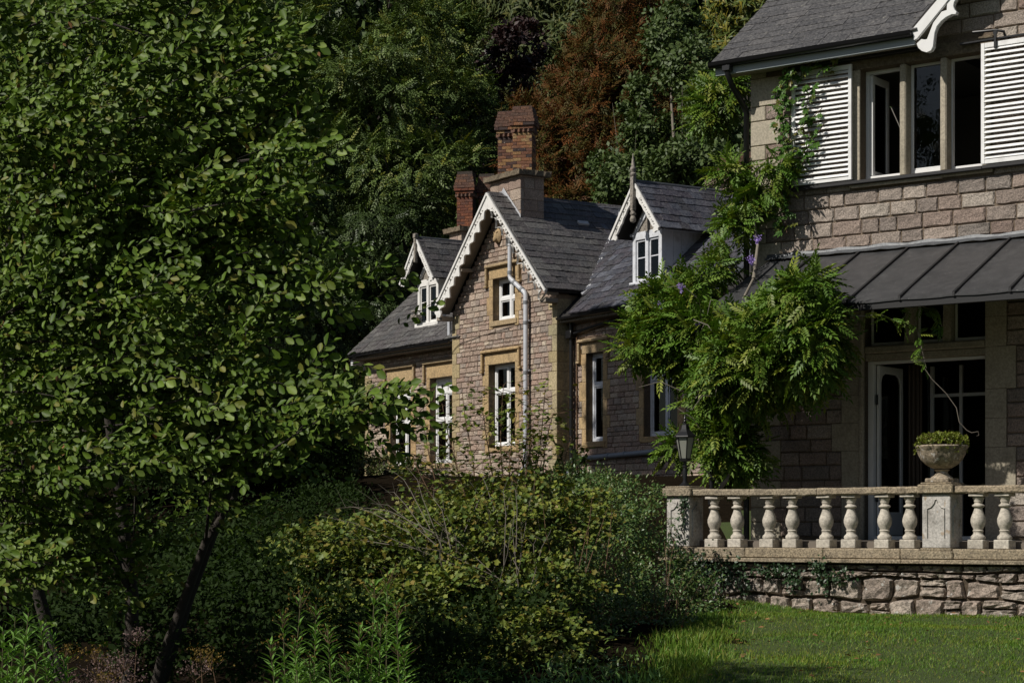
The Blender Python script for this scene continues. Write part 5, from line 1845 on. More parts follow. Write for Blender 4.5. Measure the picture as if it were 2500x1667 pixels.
tree('ivy_bush', 'patch of ivy and laurel growing low against the bronze conifer', 'tree', 3.0, 55.5,
     [blob(1560, 250, 56.5, 40, 60, .9), blob(1590, 320, 55.5, 60, 60, 1.0), blob(1480, 410, 55.0, 40, 40, .8), blob(1560, 430, 54.0, 60, 45, 1.0), blob(1510, 460, 54.0, 60, 30, .9)],
     9000, T_QUAD, 'ivy', (.10, .18), .06, 'pale_bark', nsub=24, sub=.36, shell=.6, up=.35, out=.7)
tree('willow_tree', 'slender tree with hanging yellow leaves and pale stems above the house eaves', 'tree', 8.8, 71.5,
     [blob(1800, 20, 70, 50, 70, 1.1), blob(1850, 60, 70, 45, 80, 1.1), blob(1790, 130, 69.5, 40, 60, 1.0), blob(1760, 60, 71, 40, 90, 1.0), blob(1850, -40, 71, 60, 60, 1.1)],
     11000, T_STRAND, 'willow', (.18, .34), .14, 'pale_bark', nsub=18, sub=.28, up=.3, out=.8, ntip=16)

# low growth on the bank in deep shade, uncountable
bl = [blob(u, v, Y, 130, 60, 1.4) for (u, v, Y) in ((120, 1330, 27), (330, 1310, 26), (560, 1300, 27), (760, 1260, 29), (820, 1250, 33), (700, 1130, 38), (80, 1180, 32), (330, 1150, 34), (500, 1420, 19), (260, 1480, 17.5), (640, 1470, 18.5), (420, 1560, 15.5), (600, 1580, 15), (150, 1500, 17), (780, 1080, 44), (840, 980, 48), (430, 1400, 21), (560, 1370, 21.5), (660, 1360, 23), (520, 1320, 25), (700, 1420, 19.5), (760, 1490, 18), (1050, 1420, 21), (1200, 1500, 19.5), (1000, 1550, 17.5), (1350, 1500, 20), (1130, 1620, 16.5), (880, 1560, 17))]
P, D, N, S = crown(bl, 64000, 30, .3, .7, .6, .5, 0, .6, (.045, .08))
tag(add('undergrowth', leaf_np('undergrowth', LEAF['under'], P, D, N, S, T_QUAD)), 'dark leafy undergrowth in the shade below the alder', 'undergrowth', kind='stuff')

n = 60000
Yh = rng.uniform(48, 150, n)
Xh = rng.uniform(-.36, .42, n) * Yh
k_ = (to_local(LO, LA, Xh, Yh)[1] > 8) | (Yh > 57)
Xh, Yh = Xh[k_], Yh[k_]
P = np.stack([Xh, Yh, gz(Xh, Yh) + rng.random(len(Xh)) ** 2 * 2.2], -1)
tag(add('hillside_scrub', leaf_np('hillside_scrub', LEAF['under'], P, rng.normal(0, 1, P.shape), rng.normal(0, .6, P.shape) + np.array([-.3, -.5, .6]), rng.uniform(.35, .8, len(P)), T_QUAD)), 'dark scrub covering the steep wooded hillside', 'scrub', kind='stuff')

# ---------- alder in the left foreground
AB = Vector((-2.85, 14.6, -1.5))
ald = thing('alder_tree', 'big alder with broad glossy leaves filling the left foreground', 'tree', AB)
vt_ = np.array([-400, -150, 0, 100, 200, 280, 400, 480, 560, 640, 720, 800, 880, 960, 1040, 1110, 1200, 1300, 1400, 1500, 1600])
um_ = np.array([520, 550, 600, 690, 690, 740, 740, 680, 660, 750, 690, 640, 640, 760, 830, 770, 740, 650, 390, 160, 50])
ar = np.random.default_rng(21)
LP, LD, LN, LS, cents, hero_st = [], [], [], [], [], []
boughs = []
tries = 0
while len(boughs) < 128 and tries < 5000:
    tries += 1
    v0 = ar.uniform(-90, 1420)
    um = np.interp(v0, vt_, um_)
    u0 = ar.uniform(-220, um - 90)
    if v0 > 1080 and u0 > 60 and ar.random() < .6 + .35 * (v0 > 1200): continue
    if any(abs(u0 - b[0]) < 70 and abs(v0 - b[1]) < 42 for b in boughs): continue
    a_b = ar.normal(.30, .24)
    Lb = ar.uniform(110, 300)
    Yb0 = 12.95 - .35 * (u0 - 300) / 450 - .2 * (v0 - 600) / 700 + ar.uniform(-.75, .6)
    boughs.append((u0, v0, a_b, Lb, Yb0))


def spray(c, main, nt, twl, sz, spread, face):
    for tw in range(nt):
        td = norm((main + ar.normal(0, spread, 3))[None])[0]
        L = ar.uniform(*twl)
        p0 = c + ar.normal(0, .085, 3)
        k = int(ar.integers(6, 10))
        side = norm(np.cross(td, np.array([.15, -.6, .75]))[None])[0]
        roll = ar.normal(0, .45, 3)
        for j in range(k):
            s_ = (j + .5) / k
            sg = 1 if j % 2 else -1
            LP.append(p0 + td * L * s_)
            LD.append(td * (.55 + .7 * s_) + side * sg * (1 - .5 * s_) + np.array([0, 0, -.28]) + ar.normal(0, .18, 3))
            LN.append(np.array(face) + roll + side * sg * .35 + ar.normal(0, .25, 3))
            LS.append(ar.uniform(*sz) * (.7 + .5 * s_))


bough_lines = []
for (u0, v0, a_b, Lb, Yb0) in boughs:
    line = []
    nc = max(3, int(Lb / 42))
    for q_ in range(nc):
        t_ = q_ / (nc - 1)
        u = u0 + math.cos(a_b) * Lb * t_
        v = v0 - math.sin(a_b) * Lb * t_ + 26 * t_ * t_
        um = np.interp(v, vt_, um_)
        if u > um: break
        Y = Yb0 - .28 * t_
        c = pt(u, v, Y)
        line.append(c)
        cents.append((c, 1))
        mainv = np.array([math.cos(a_b), ar.normal(-.25, .3), math.sin(a_b) + .1])
        spray(np.array(c), mainv, int(ar.integers(6, 10)), (.14, .30), (.042, .078), .5, (-.35, -.5, .6))
    if len(line) > 1: bough_lines.append(line)
for q_ in range(330):
    v = ar.uniform(-100, 1330)
    um = np.interp(v, vt_, um_)
    u = ar.uniform(-160, um - 40)
    if v > 1080 and u > 80 and ar.random() < .75: continue
    c = np.array(pt(u, v, 14.3 + ar.uniform(-.3, 1.2) - .35 * (u - 300) / 450))
    spray(c, np.array([.8, ar.normal(0, .5), .3]), 9, (.18, .34), (.045, .075), .6, (-.2, -.4, .7))
for (u, v, ang_) in ((150, 30, .2), (430, 140, .5), (690, 110, .3), (610, 150, .2), (700, 200, .35), (560, 240, .2), (480, 330, .6), (360, 300, -.1), (700, 330, .5), (250, 400, .3), (560, 430, .5), (740, 300, .7), (480, 545, .25), (390, 590, .3), (620, 560, .2), (870, 650, .55), (760, 700, .2), (690, 740, .1), (430, 770, .45), (360, 800, .2), (600, 780, .1), (310, 880, .2), (400, 930, -.2), (190, 960, .3), (640, 930, .7), (760, 900, .7), (900, 990, .3), (830, 1000, .4), (930, 1020, .3), (700, 1010, .2), (740, 1050, .3), (620, 1060, .1), (540, 1010, .4), (100, 650, .4), (60, 500, .2), (180, 760, .3), (120, 1080, .2), (260, 1090, .1), (450, 1120, .2), (60, 300, .5), (560, 660, .3), (790, 610, .2), (830, 690, .3), (890, 668, .5), (780, 730, .1), (930, 1000, .3), (985, 1000, .1), (960, 1035, -.2), (890, 1010, .5), (860, 1040, .2), (600, 20, .6), (500, 60, .3), (760, 380, .3), (740, 430, .1), (320, 160, .4), (250, 250, .3)):
    Yh_ = 12.9 - .45 * (u - 400) / 450 - .25 * (v - 600) / 700 - .75 * min(1, .35 + (900 - u) / 700)
    c = np.array(pt(u, v, Yh_))
    for tw in range(4):
        a2 = ang_ + ar.normal(0, .35)
        td = norm(np.array([math.cos(a2), ar.normal(-.15, .25), math.sin(a2)])[None])[0]
        side = norm(np.cross(td, np.array([.2, -.9, .4]))[None])[0]
        L = ar.uniform(.26, .40)
        p0 = c - td * L * .6 + ar.normal(0, .10, 3)
        hero_st.append((p0 - td * .15, p0 + td * L))
        for j in range(10):
            s_ = (j + .5) / 10
            sg = 1 if j % 2 else -1
            LP.append(p0 + td * L * s_)
            LD.append(td * (.55 + .6 * s_) + side * sg * (1 - .5 * s_) + np.array([0, 0, -.15]) + ar.normal(0, .15, 3))
            LN.append(np.array([-.45, -.62, .5]) + side * sg * .3 + ar.normal(0, .28, 3))
            LS.append(ar.uniform(.055, .085) * (.75 + .4 * s_))
LP, LD, LN, LS = np.array(LP), np.array(LD), np.array(LN), np.array(LS)
vis = (np.abs(LP[:, 0]) < 1250 / F0 * LP[:, 1]) & (LP[:, 2] < HY / F0 * LP[:, 1]) & (LP[:, 2] > -.9)
order = np.argsort(np.where(vis, LP[:, 1], 1e6))
sel = np.zeros(len(LP), bool)
sel[order[:300]] = True
LPr = rel(LP, AB)
crn = add('crown', leaf_np('crown', LEAF['alder'], LPr[~sel], LD[~sel], LN[~sel], LS[~sel], T_ALDER), ald, kind='stuff')
leaf_objs('leaf', LEAF['alder'], LPr[sel], LD[sel], LN[sel], LS[sel], T_ALDER, ald)
stems = [[(0, 0, 0), (.05, -.1, 1.0), (-.1, -.2, 2.3), (-.25, -.2, 4.0), (-.2, -.2, 5.0)], [(.1, .1, 0), (.45, .0, 1.0), (.9, -.2, 2.1), (1.2, -.4, 3.3)], [(-.4, .1, 0), (-.75, 0, 1.3), (-.9, -.2, 2.9), (-.8, 0, 4.6)], [(.15, -.1, 0), (.30, -.25, .55), (.62, -.3, 1.4), (1.0, -.3, 2.0)]]
tb = MB()
for sp in stems:
    tb.tube(sp, [.06 * (1 - .75 * i / (len(sp) - 1)) for i in range(len(sp))], 9)
for line in bough_lines:
    tb.tube([p + Vector((0, .03, -.01)) - AB for p in line], [.009 * (1 - .7 * i / (len(line) - 1)) for i in range(len(line))], 5)
for c, edge in [(l_[0], 1) for l_ in bough_lines[::2]]:
    c = c - AB
    sp = min(stems, key=lambda s_: min((Vector(q) - c).length for q in s_))
    cand = [Vector(q) for q in sp if q[2] < c.z + .1] or [Vector(sp[0])]
    a = min(cand, key=lambda q: (q - c).length)
    mid = a.lerp(c, .5) + Vector((rd.uniform(-.1, .1), .25, .14 * (c - a).length))
    tb.tube([a, mid, c, c + Vector((.15, 0, .06))], [.014, .008, .004, .002], 5)
for a, b in hero_st:
    tb.tube([Vector(a) * .4 + Vector(b) * .6 - AB, Vector(a) * .15 + Vector(b) * .85 + Vector((0, 0, .012)) - AB, Vector(b) - AB], [.003, .0022, .0012], 4)
tb.build('trunk', M['bark'], ald, 60)
k = 320
idx = ar.integers(0, len(LP), k)
add('cones', leaf_np('cones', LEAF['cone'], LPr[idx] + ar.normal(0, .03, (k, 3)), np.array([0, 0, -1.0]) + ar.normal(0, .5, (k, 3)), ar.normal(0, 1, (k, 3)), ar.uniform(.035, .06, k), T_OVAL), ald, kind='stuff')


# ---------- the big yellow-green shrub and the tangle beside it
def leaf_cloud(base, blobs, n, tmpl, lm, size, nobj=0, **kw):
    P, D, N, S = crown(blobs, n, size=size, **kw)
    g = gz(P[:, 0], P[:, 1])
    keep = P[:, 2] > g + .02
    P, D, N, S = P[keep], D[keep], N[keep], S[keep]
    return P, D, N, S


SB = Vector((-.15, 21.6, float(gz(-.15, 21.6))))
shr = thing('lobed_leaf_shrub', 'sprawling yellow-green shrub with upright stems in front of the lodge gable', 'shrub', SB)
sb = [blob(760, 1320, 20.3, 90, 45, .8), blob(860, 1320, 20.6, 100, 40, .9), blob(800, 1400, 19.8, 110, 60, .9), blob(960, 1300, 21.0, 100, 45, .9), blob(950, 1370, 20.3, 120, 70, 1), blob(1080, 1255, 21.6, 100, 45, .9), blob(1080, 1320, 21, 120, 80, 1), blob(1210, 1215, 22.1, 110, 50, .9), blob(1200, 1300, 21.3, 130, 80, 1), blob(1330, 1215, 22.3, 90, 50, .9), blob(1320, 1300, 21.6, 120, 80, 1), blob(1420, 1255, 22.3, 80, 50, .8), blob(1050, 1450, 19.6, 130, 70, 1), blob(1200, 1440, 20, 130, 70, 1), blob(1330, 1430, 20.4, 110, 80, .9), blob(900, 1490, 18.8, 130, 60, .9), blob(1150, 1560, 18.6, 150, 60, .9), blob(1330, 1560, 18.8, 110, 70, .8)]
P, D, N, S = leaf_cloud(SB, sb, 27000, T_LOBE, 'shrub', (.045, .08), nsub=30, sub=.34, shell=.55, up=.9, out=.3, rand=.6, flat=.6)
# leaves on the upright stems
stm = MB()
gst = MB()
eP, eD, eN, eS = [], [], [], []
for (u, v, ub, Y) in ((1030, 1030, 1120, 22.2), (1085, 985, 1150, 22.4), (1135, 960, 1170, 22.3), (1185, 1000, 1210, 22.2), (1225, 940, 1235, 22.5), (1262, 1010, 1225, 22.1), (1290, 935, 1265, 22.4), (1335, 950, 1270, 22.5), (1350, 1010, 1300, 22.3), (1105, 1075, 1180, 21.8), (1010, 1110, 1130, 21.6), (1400, 1060, 1330, 22.6), (1300, 1060, 1270, 22.0)):
    a, b = pt(ub, 1420, Y - .3), pt(u, v, Y)
    k = 8
    pts = [a.lerp(b, i / k) + Vector((math.sin(i * .9 + u) * .03 + (b.x - a.x) * .25 * ((i / k) ** 2 - i / k), 0, 0)) for i in range(k + 1)]
    stm.tube([p - SB for p in pts], [.013 * (1 - .7 * i / k) for i in range(k + 1)], 6)
    for j in range(70):
        s_ = rd.uniform(.34, 1.0)
        p = a.lerp(b, s_)
        i0 = min(int(s_ * k), k - 1)
        p = pts[i0].lerp(pts[i0 + 1], s_ * k - i0)
        d = Vector((rd.uniform(-1, 1), rd.uniform(-1, 1), rd.uniform(-.2, .5))).normalized()
        e = p + d * rd.uniform(.08, .32)
        if rd.random() < .5: stm.tube([p - SB, e - SB], [.004, .002], 4)
        for _ in range(rd.randint(1, 3)):
            eP.append(np.array(e) + np.random.default_rng(j).normal(0, .02, 3) * 0 + np.array([rd.uniform(-.04, .04) for _ in range(3)]))
            eD.append(np.array(d) + np.array([rd.uniform(-.6, .6) for _ in range(3)]) + np.array([0, 0, -.3]))
            eN.append(np.array([rd.uniform(-.6, .3), rd.uniform(-.6, .3), 1.0]))
            eS.append(rd.uniform(.05, .085))
for _k in range(34):
    ub = rd.uniform(820, 1480)
    Y = rd.uniform(20.4, 22.0)
    a = pt(ub, 1400, Y)
    vt2 = 1200 + abs(ub - 1220) * .22 + rd.uniform(-75, 10)
    b = pt(ub + rd.uniform(-70, 60), vt2, Y + .2)
    mid = a.lerp(b, .5) + Vector((rd.uniform(-.06, .06), 0, .03))
    stm.tube([a - SB, mid - SB, b - SB], [.006, .004, .0015], 5)
    for j in range(26):
        s_ = rd.uniform(.35, 1.0)
        p = a.lerp(mid, s_ * 2) if s_ < .5 else mid.lerp(b, s_ * 2 - 1)
        eP.append(np.array(p) + np.array([rd.gauss(0, .09), rd.gauss(0, .09), rd.gauss(0, .05)]))
        eD.append(np.array([rd.uniform(-1, 1), rd.uniform(-1, 1), rd.uniform(-.4, .3)]))
        eN.append(np.array([rd.uniform(-.8, .3), rd.uniform(-.8, .3), .8]))
        eS.append(rd.uniform(.045, .075))
P, D, N, S = np.concatenate([P, eP]), np.concatenate([D, eD]), np.concatenate([N, eN]), np.concatenate([S, eS])
o_ = np.argsort(P[:, 1] - S * 40 + (P[:, 2] < -1.1) * 5)
sel = np.zeros(len(P), bool)
sel[o_[:300]] = True
Pr = rel(P, SB)
add('foliage', leaf_np('foliage', LEAF['shrub'], Pr[~sel], D[~sel], N[~sel], S[~sel], T_LOBE), shr, kind='stuff')
leaf_objs('leaf', LEAF['shrub'], Pr[sel], D[sel], N[sel], S[sel], T_LOBE, shr)
stm.build('stems', M['red_twig'], shr, 60)
for i in range(46):
    b0 = pt(rd.uniform(1020, 1330), rd.uniform(1430, 1560), rd.uniform(19.6, 21))
    uu = rd.uniform(790, 1360)
    e = pt(uu, 1170 + abs(uu - 1180) * .28 + rd.uniform(-10, 140), rd.uniform(20.0, 21.6))
    m1 = b0.lerp(e, .5) + Vector((rd.uniform(-.1, .1), -.1, rd.uniform(.05, .22)))
    m2 = m1.lerp(e, .5) + Vector((rd.uniform(-.06, .06), 0, rd.uniform(-.02, .08)))
    gst.tube([b0 - SB, m1 - SB, m2 - SB, e - SB], [.004, .003, .0022, .001], 5)
    if i % 2:
        e2 = e + Vector((rd.uniform(-.35, .2), 0, rd.uniform(-.05, .25)))
        gst.tube([m1 - SB, m1.lerp(e2, .6) + Vector((0, 0, .05)) - SB, e2 - SB], [.005, .004, .0015], 4)
for (u0, v0, u1, v1) in ((1065, 1330, 905, 1228), (1060, 1300, 850, 1235), (1050, 1290, 960, 1150), (1080, 1340, 985, 1130), (1100, 1340, 1060, 1190), (1000, 1300, 820, 1240), (1040, 1300, 940, 1200), (1230, 1380, 1240, 1170), (1260, 1340, 1265, 1180), (1300, 1420, 1345, 1290), (960, 1330, 780, 1340)):
    a, b = pt(u0, v0, 19.7), pt(u1, v1, 20.4)
    m1 = a.lerp(b, .5) + Vector((0, -.05, .08))
    m2 = m1.lerp(b, .5) + Vector((rd.uniform(-.05, .05), 0, rd.uniform(0, .06)))
    gst.tube([a - SB, m1 - SB, m2 - SB, b - SB], [.0048, .0036, .0026, .001], 5)
    for k in range(3):
        s_ = a.lerp(b, rd.uniform(.4, .9)) + Vector((0, 0, .04))
        gst.tube([s_ - SB, s_ + Vector((rd.uniform(-.3, .1), 0, rd.uniform(0, .25))) - SB], [.003, .001], 4)
gst.build('bare_twigs', M['grey_twig'], shr, 60)

BB_ = Vector((2.0, 25.2, float(gz(2.0, 25.2))))
brm = thing('bramble_thicket', 'dense dark green fuchsia and bramble thicket against the end of the terrace wall', 'shrub', BB_)
bb = [blob(1450, 1220, 26.3, 80, 35, 1), blob(1540, 1215, 27.0, 80, 38, 1), blob(1480, 1290, 25.5, 100, 60, 1), blob(1560, 1290, 26.0, 70, 65, .8), blob(1500, 1400, 24.4, 110, 70, 1), blob(1600, 1390, 25.2, 90, 70, .9), blob(1690, 1420, 25.6, 60, 40, .45), blob(1480, 1510, 22.8, 100, 60, .9), blob(1590, 1500, 23.8, 100, 60, .9), blob(1690, 1470, 25.0, 70, 45, .6), blob(1450, 1600, 20.6, 90, 50, .8), blob(1550, 1590, 21.5, 80, 45, .7), blob(1640, 1540, 23.0, 60, 35, .6), blob(1520, 1650, 18.8, 80, 40, .7), blob(1600, 1600, 20.6, 50, 25, .5), blob(1420, 1660, 17.6, 100, 40, .8), blob(1380, 1175, 28.6, 80, 28, 1), blob(1330, 1195, 27.4, 80, 30, 1), blob(1470, 1180, 29, 80, 25, .9), blob(1390, 1330, 23.6, 70, 90, .9), blob(1410, 1480, 21.8, 70, 80, .8)]
P, D, N, S = leaf_cloud(BB_, bb, 36000, T_OVAL, 'bramble', (.032, .065), nsub=30, sub=.26, shell=.75, up=.7, out=.5, rand=.55)
add('foliage', leaf_np('foliage', LEAF['bramble'], rel(P, BB_), D, N, S, T_OVAL), brm, kind='stuff')
k = 42
idx = np.random.default_rng(4).integers(0, len(P), k * 6)
idx = idx[np.argsort(P[idx, 1])][:k]
add('flowers', leaf_np('flowers', LEAF['redflower'], rel(P[idx], BB_) + np.array([0, -.06, 0]), np.array([0, 0, -1.0]) + rng.normal(0, .2, (k, 3)), rng.normal(0, 1, (k, 3)), np.full(k, .035), T_OVAL), brm, kind='stuff')
bs = MB()
for i in range(40):
    a = pt(rd.uniform(1420, 1680), rd.uniform(1450, 1600), rd.uniform(22.5, 24.5))
    e = a + Vector((rd.uniform(-.5, .6), rd.uniform(-.3, .6), rd.uniform(.3, 1.0)))
    bs.tube([a - BB_, a.lerp(e, .5) + Vector((0, 0, .12)) - BB_, e - BB_], [.006, .004, .002], 4)
bs.build('stems', M['red_twig'], brm)

# clipped round bush and a dark evergreen below the lodge windows
p0 = pt(938, 1168, 42.5)
BX = Vector((p0.x, p0.y, float(gz(p0.x, p0.y))))
bx_ = thing('round_bush', 'small clipped round bush below the left lodge windows', 'bush', BX)
P, D, N, S = crown([blob(905, 1160, 42.8, 42, 42, .5), blob(950, 1152, 42.5, 50, 44, .6), blob(985, 1175, 42.3, 30, 38, .45)], 5200, 60, .16, .92, .3, 1.0, 0, .35, (.05, .085))
add('foliage', leaf_np('foliage', LEAF['box'], rel(P, BX), D, N, S, T_QUAD), bx_, kind='stuff')
MB().tube([(0, 0, 0), (.05, 0, .6)], [.06, .03], 8).build('stem', M['bark'], bx_)
for (u, v, Y, lab, nn) in ((1035, 1150, 40, 'dark evergreen with long leaves beside the round bush', 60), (1385, 1150, 39, 'dark long-leaved evergreen at the foot of the black rainwater pipe', 40), (1310, 1160, 40, 'low dark evergreen at the foot of the grey soil pipe', 30)):
    p0 = pt(u, v, Y)
    g0 = Vector((p0.x, p0.y, float(gz(p0.x, p0.y))))
    ev = thing('evergreen_plant', lab, 'plant', g0)
    P = np.array(p0) - np.array(g0) + rng.normal(0, 1, (nn, 3)) * np.array([.28, .2, .16])
    D = norm(rng.normal(0, .7, (nn, 3)) + np.array([0, -.2, .5]))
    add('foliage', leaf_np('foliage', LEAF['under'], P, D, norm(rng.normal(0, .5, (nn, 3)) + np.array([0, -.3, .8])), rng.uniform(.22, .36, nn), T_LANCE[0:2] if False else (T_LANCE[0] * np.array([1, 1.6, 1]), T_LANCE[1])), ev, kind='stuff')
    sm = MB()
    for i in range(7):
        e = Vector(P[i])
        sm.tube([(0, 0, 0), e * .6, e], [.02, .014, .006], 5)
    sm.build('stems', M['bark'], ev)
gwl = thing('garden_wall', 'low stone garden wall in shade left of the round bush', 'wall', pt(830, 1210, 41), R(-8))
for i in range(7):
    MB().box(-1.6 + i * .5, -1.11 + i * .5, -.15, .15, -.25, .0, .02, rd.random()).box(-1.62 + i * .5, -1.13 + i * .5, -.19, .19, .003, .07, .012, rd.random()).build('block', M['rubble'], gwl)


# ---------- wisteria on the house corner and canopy
WB = to_world(HO, HA, .15, -.8, -.17)
wis = thing('wisteria', 'vigorous green wisteria tumbling over the canopy end and up the house corner', 'climber', WB)
wb = [blob(1575, 790, 29.6, 35, 25, .3), blob(1565, 860, 29.5, 35, 28, .3), blob(1600, 730, 29.6, 30, 20, .3), blob(1620, 770, 29.5, 45, 30, .35), blob(1660, 725, 29.4, 50, 28, .4), blob(1690, 790, 29.1, 80, 45, .5), blob(1630, 830, 29.3, 45, 35, .35), blob(1780, 815, 28.5, 90, 42, .5), blob(1870, 785, 27.8, 80, 42, .5), blob(1950, 740, 27.1, 50, 40, .4), blob(1985, 820, 26.9, 60, 55, .45), blob(1720, 880, 28.9, 75, 55, .5), blob(1810, 890, 28.2, 100, 65, .55), blob(1910, 880, 27.6, 90, 65, .5), blob(1985, 890, 27.2, 42, 35, .35), blob(1760, 965, 28.7, 55, 50, .4), blob(1840, 945, 28.1, 60, 32, .4), blob(1755, 1040, 28.9, 45, 45, .35), blob(1800, 1070, 28.6, 45, 50, .4), blob(1800, 1140, 28.9, 45, 25, .3),
      blob(1705, 690, 29.5, 45, 20, .3), blob(1750, 655, 29.5, 40, 22, .3), blob(1800, 605, 29.5, 40, 25, .3), blob(1845, 560, 29.6, 32, 38, .3), blob(1800, 545, 30.2, 30, 32, .3), blob(1820, 490, 30.2, 38, 32, .28), blob(1790, 420, 30.6, 45, 25, .3), blob(1865, 450, 29.9, 42, 28, .25), blob(1895, 405, 29.8, 28, 38, .2), blob(1660, 1090, 29.8, 25, 25, .25),
      blob(1965, 700, 27.0, 40, 22, .3), blob(1760, 225, 31.8, 40, 35, .4), blob(1730, 275, 32, 35, 40, .4)]
P, D, N, S = crown([(c_, tuple(q * (1.04 if c_[2] < 3.6 else .84) for q in r_)) for c_, r_ in wb], 9600, 16, .5, .6, .75, .35, .12, .55, (.22, .36))
loc = np.stack(to_local(HO, HA, P[:, 0], P[:, 1]), -1)
keep = ~((loc[:, 1] > -.02) & (loc[:, 0] > -.05))
under = (P[:, 2] > 3.3) & (loc[:, 0] > .5) & (loc[:, 1] > -1.9) & (P[:, 2] < 4.14 + (loc[:, 1] + .02) / 1.98 * .97 + .04)
keep &= ~under
keep &= ~((loc[:, 0] > .25) & (loc[:, 1] < -.45) & (P[:, 2] > 3.10 + np.clip(loc[:, 0] - 1.2, 0, 1.2) * .5))
P, D, N, S = P[keep], D[keep], N[keep], S[keep]
tend = [[(2020, 760), (2100, 772), (2150, 768), (2200, 790), (2235, 800)], [(2235, 790), (2250, 850), (2262, 900)], [(2200, 780), (2240, 745), (2290, 760), (2300, 800)]]
tP, tD = [], []
wst = MB()
for tl in tend:
    pts = [pt(u, v, 27.0) for u, v in tl]
    wst.tube([p - WB for p in pts], .006, 5)
    for a, b in zip(pts[:-1], pts[1:]):
        for k in range(6):
            p = a.lerp(b, rd.random())
            tP.append(p)
            tD.append((rd.uniform(-1, 1), rd.uniform(-.8, .3), rd.uniform(-.9, .3)))
tP, tD = np.array(tP), np.array(tD)
P = np.concatenate([P, tP]); D = np.concatenate([D, tD]); N = np.concatenate([N, norm(rng.normal(0, .5, (len(tP), 3)) + np.array([-.3, -.4, .7]))]); S = np.concatenate([S, rng.uniform(.13, .22, len(tP))])
add('foliage', leaf_np('foliage', LEAF['wist'], rel(P, WB), D, N, S, T_WIST), wis, kind='stuff')
hook = [(2258, 900), (2275, 925), (2310, 960), (2335, 995), (2342, 1030), (2360, 1050), (2372, 1056), (2388, 1053), (2390, 1062), (2384, 1064)]
wst.tube([pt(u, v, 26.9) - WB for u, v in hook], [.006] * 6 + [.005, .004, .003, .002], 6)
for path, r0 in (([(1790, 1175, 29.6), (1775, 1120, 29.5), (1760, 1060, 29.3), (1740, 950, 29.2), (1760, 850, 29), (1800, 760, 28.8), (1840, 680, 28.8)], .05), ([(1800, 1175, 29.5), (1810, 1100, 29.3), (1790, 1000, 29), (1840, 900, 28.4), (1900, 820, 27.8)], .035), ([(1840, 680, 29.4), (1850, 600, 29.8), (1835, 500, 30.2), (1860, 420, 30.1)], .03), ([(1690, 1125, 29.0), (1730, 1130, 28.9), (1770, 1135, 29.0)], .012), ([(1715, 1140, 28.2), (1740, 1165, 28.2), (1755, 1180, 28.2), (1780, 1172, 28.2)], .01), ([(1760, 1190, 28.4), (1775, 1168, 28.3), (1785, 1150, 28.5)], .035)):
    wst.tube([pt(*q) - WB for q in path], [r0 * (1 - .6 * i / (len(path) - 1)) for i in range(len(path))], 8)
for i in range(30):
    a = pt(rd.uniform(1650, 1950), rd.uniform(720, 1000), rd.uniform(27.6, 28.6))
    e = a + Vector((rd.uniform(-.6, .6), rd.uniform(-.5, .1), rd.uniform(-.5, .3)))
    wst.tube([a - WB, a.lerp(e, .5) + Vector((0, -.05, .1)) - WB, e - WB], [.008, .006, .003], 5)
wst.build('stems', M['pale_bark'], wis, 60)
for (u, v, Y) in ((1835, 634, 29.0), (1848, 585, 29.4), (1662, 702, 28.7), (1702, 798, 28.4), (1612, 745, 28.9)):
    p = pt(u, v, Y)
    k = 70
    t_ = rng.random(k)
    pp_ = np.array(p - WB) + np.stack([rng.normal(0, .03, k) * (1.2 - t_), rng.normal(0, .03, k) * (1.2 - t_), -.12 * t_ + .05], -1)
    add('flower_cluster', leaf_np('flower_cluster', LEAF['mauve'], pp_, rng.normal(0, 1, (k, 3)), rng.normal(0, 1, (k, 3)), rng.uniform(.025, .04, k), T_QUAD), wis)

# ---------- creeper on the shutter
CB_ = to_world(HO, HA, .62, -.05, 4.6)
crp = thing('creeper', 'trailing creeper with five-fingered leaves over the left louvred shutter', 'climber', CB_, HA)
cP, cD = [], []
cs_ = MB()
for (path, n) in (([(.10, -.1), (.02, .6), (.06, 1.2), (.02, 1.8), (.12, 2.25)], 150), ([(.05, .9), (.35, 1.05), (.55, 1.25), (.75, 1.5)], 20), ([(.1, 1.3), (.4, 1.5), (.7, 1.72)], 18), ([(.1, 2.2), (.4, 2.36), (.75, 2.32), (.95, 2.36)], 34), ([(.25, .8), (.4, .95), (.5, 1.3), (.42, 1.7), (.5, 2.1)], 36)):
    pts = [Vector((x, -.12, z)) for x, z in path]
    cs_.tube(pts, .006, 5)
    for i in range(n):
        s_ = rd.random() * (len(pts) - 1)
        k = int(s_)
        p = pts[k].lerp(pts[k + 1], s_ - k)
        sp = .10 if n > 100 else .06
        cP.append((p.x + rd.gauss(0, sp), -.12 - abs(rd.gauss(0, .05)), p.z + rd.gauss(0, sp * .8)))
        cD.append((rd.uniform(-1, 1), -.35, rd.uniform(-1.0, .1)))
cP, cD = np.array(cP), np.array(cD)
nN = norm(np.array([-.1, -.8, .55]) + rng.normal(0, .35, (len(cP), 3)))
leaf_objs('leaf', LEAF['creeper'], cP, cD, nN, rng.uniform(.085, .15, len(cP)), T_PALM, crp)
cs_.build('stems', M['red_twig'], crp)


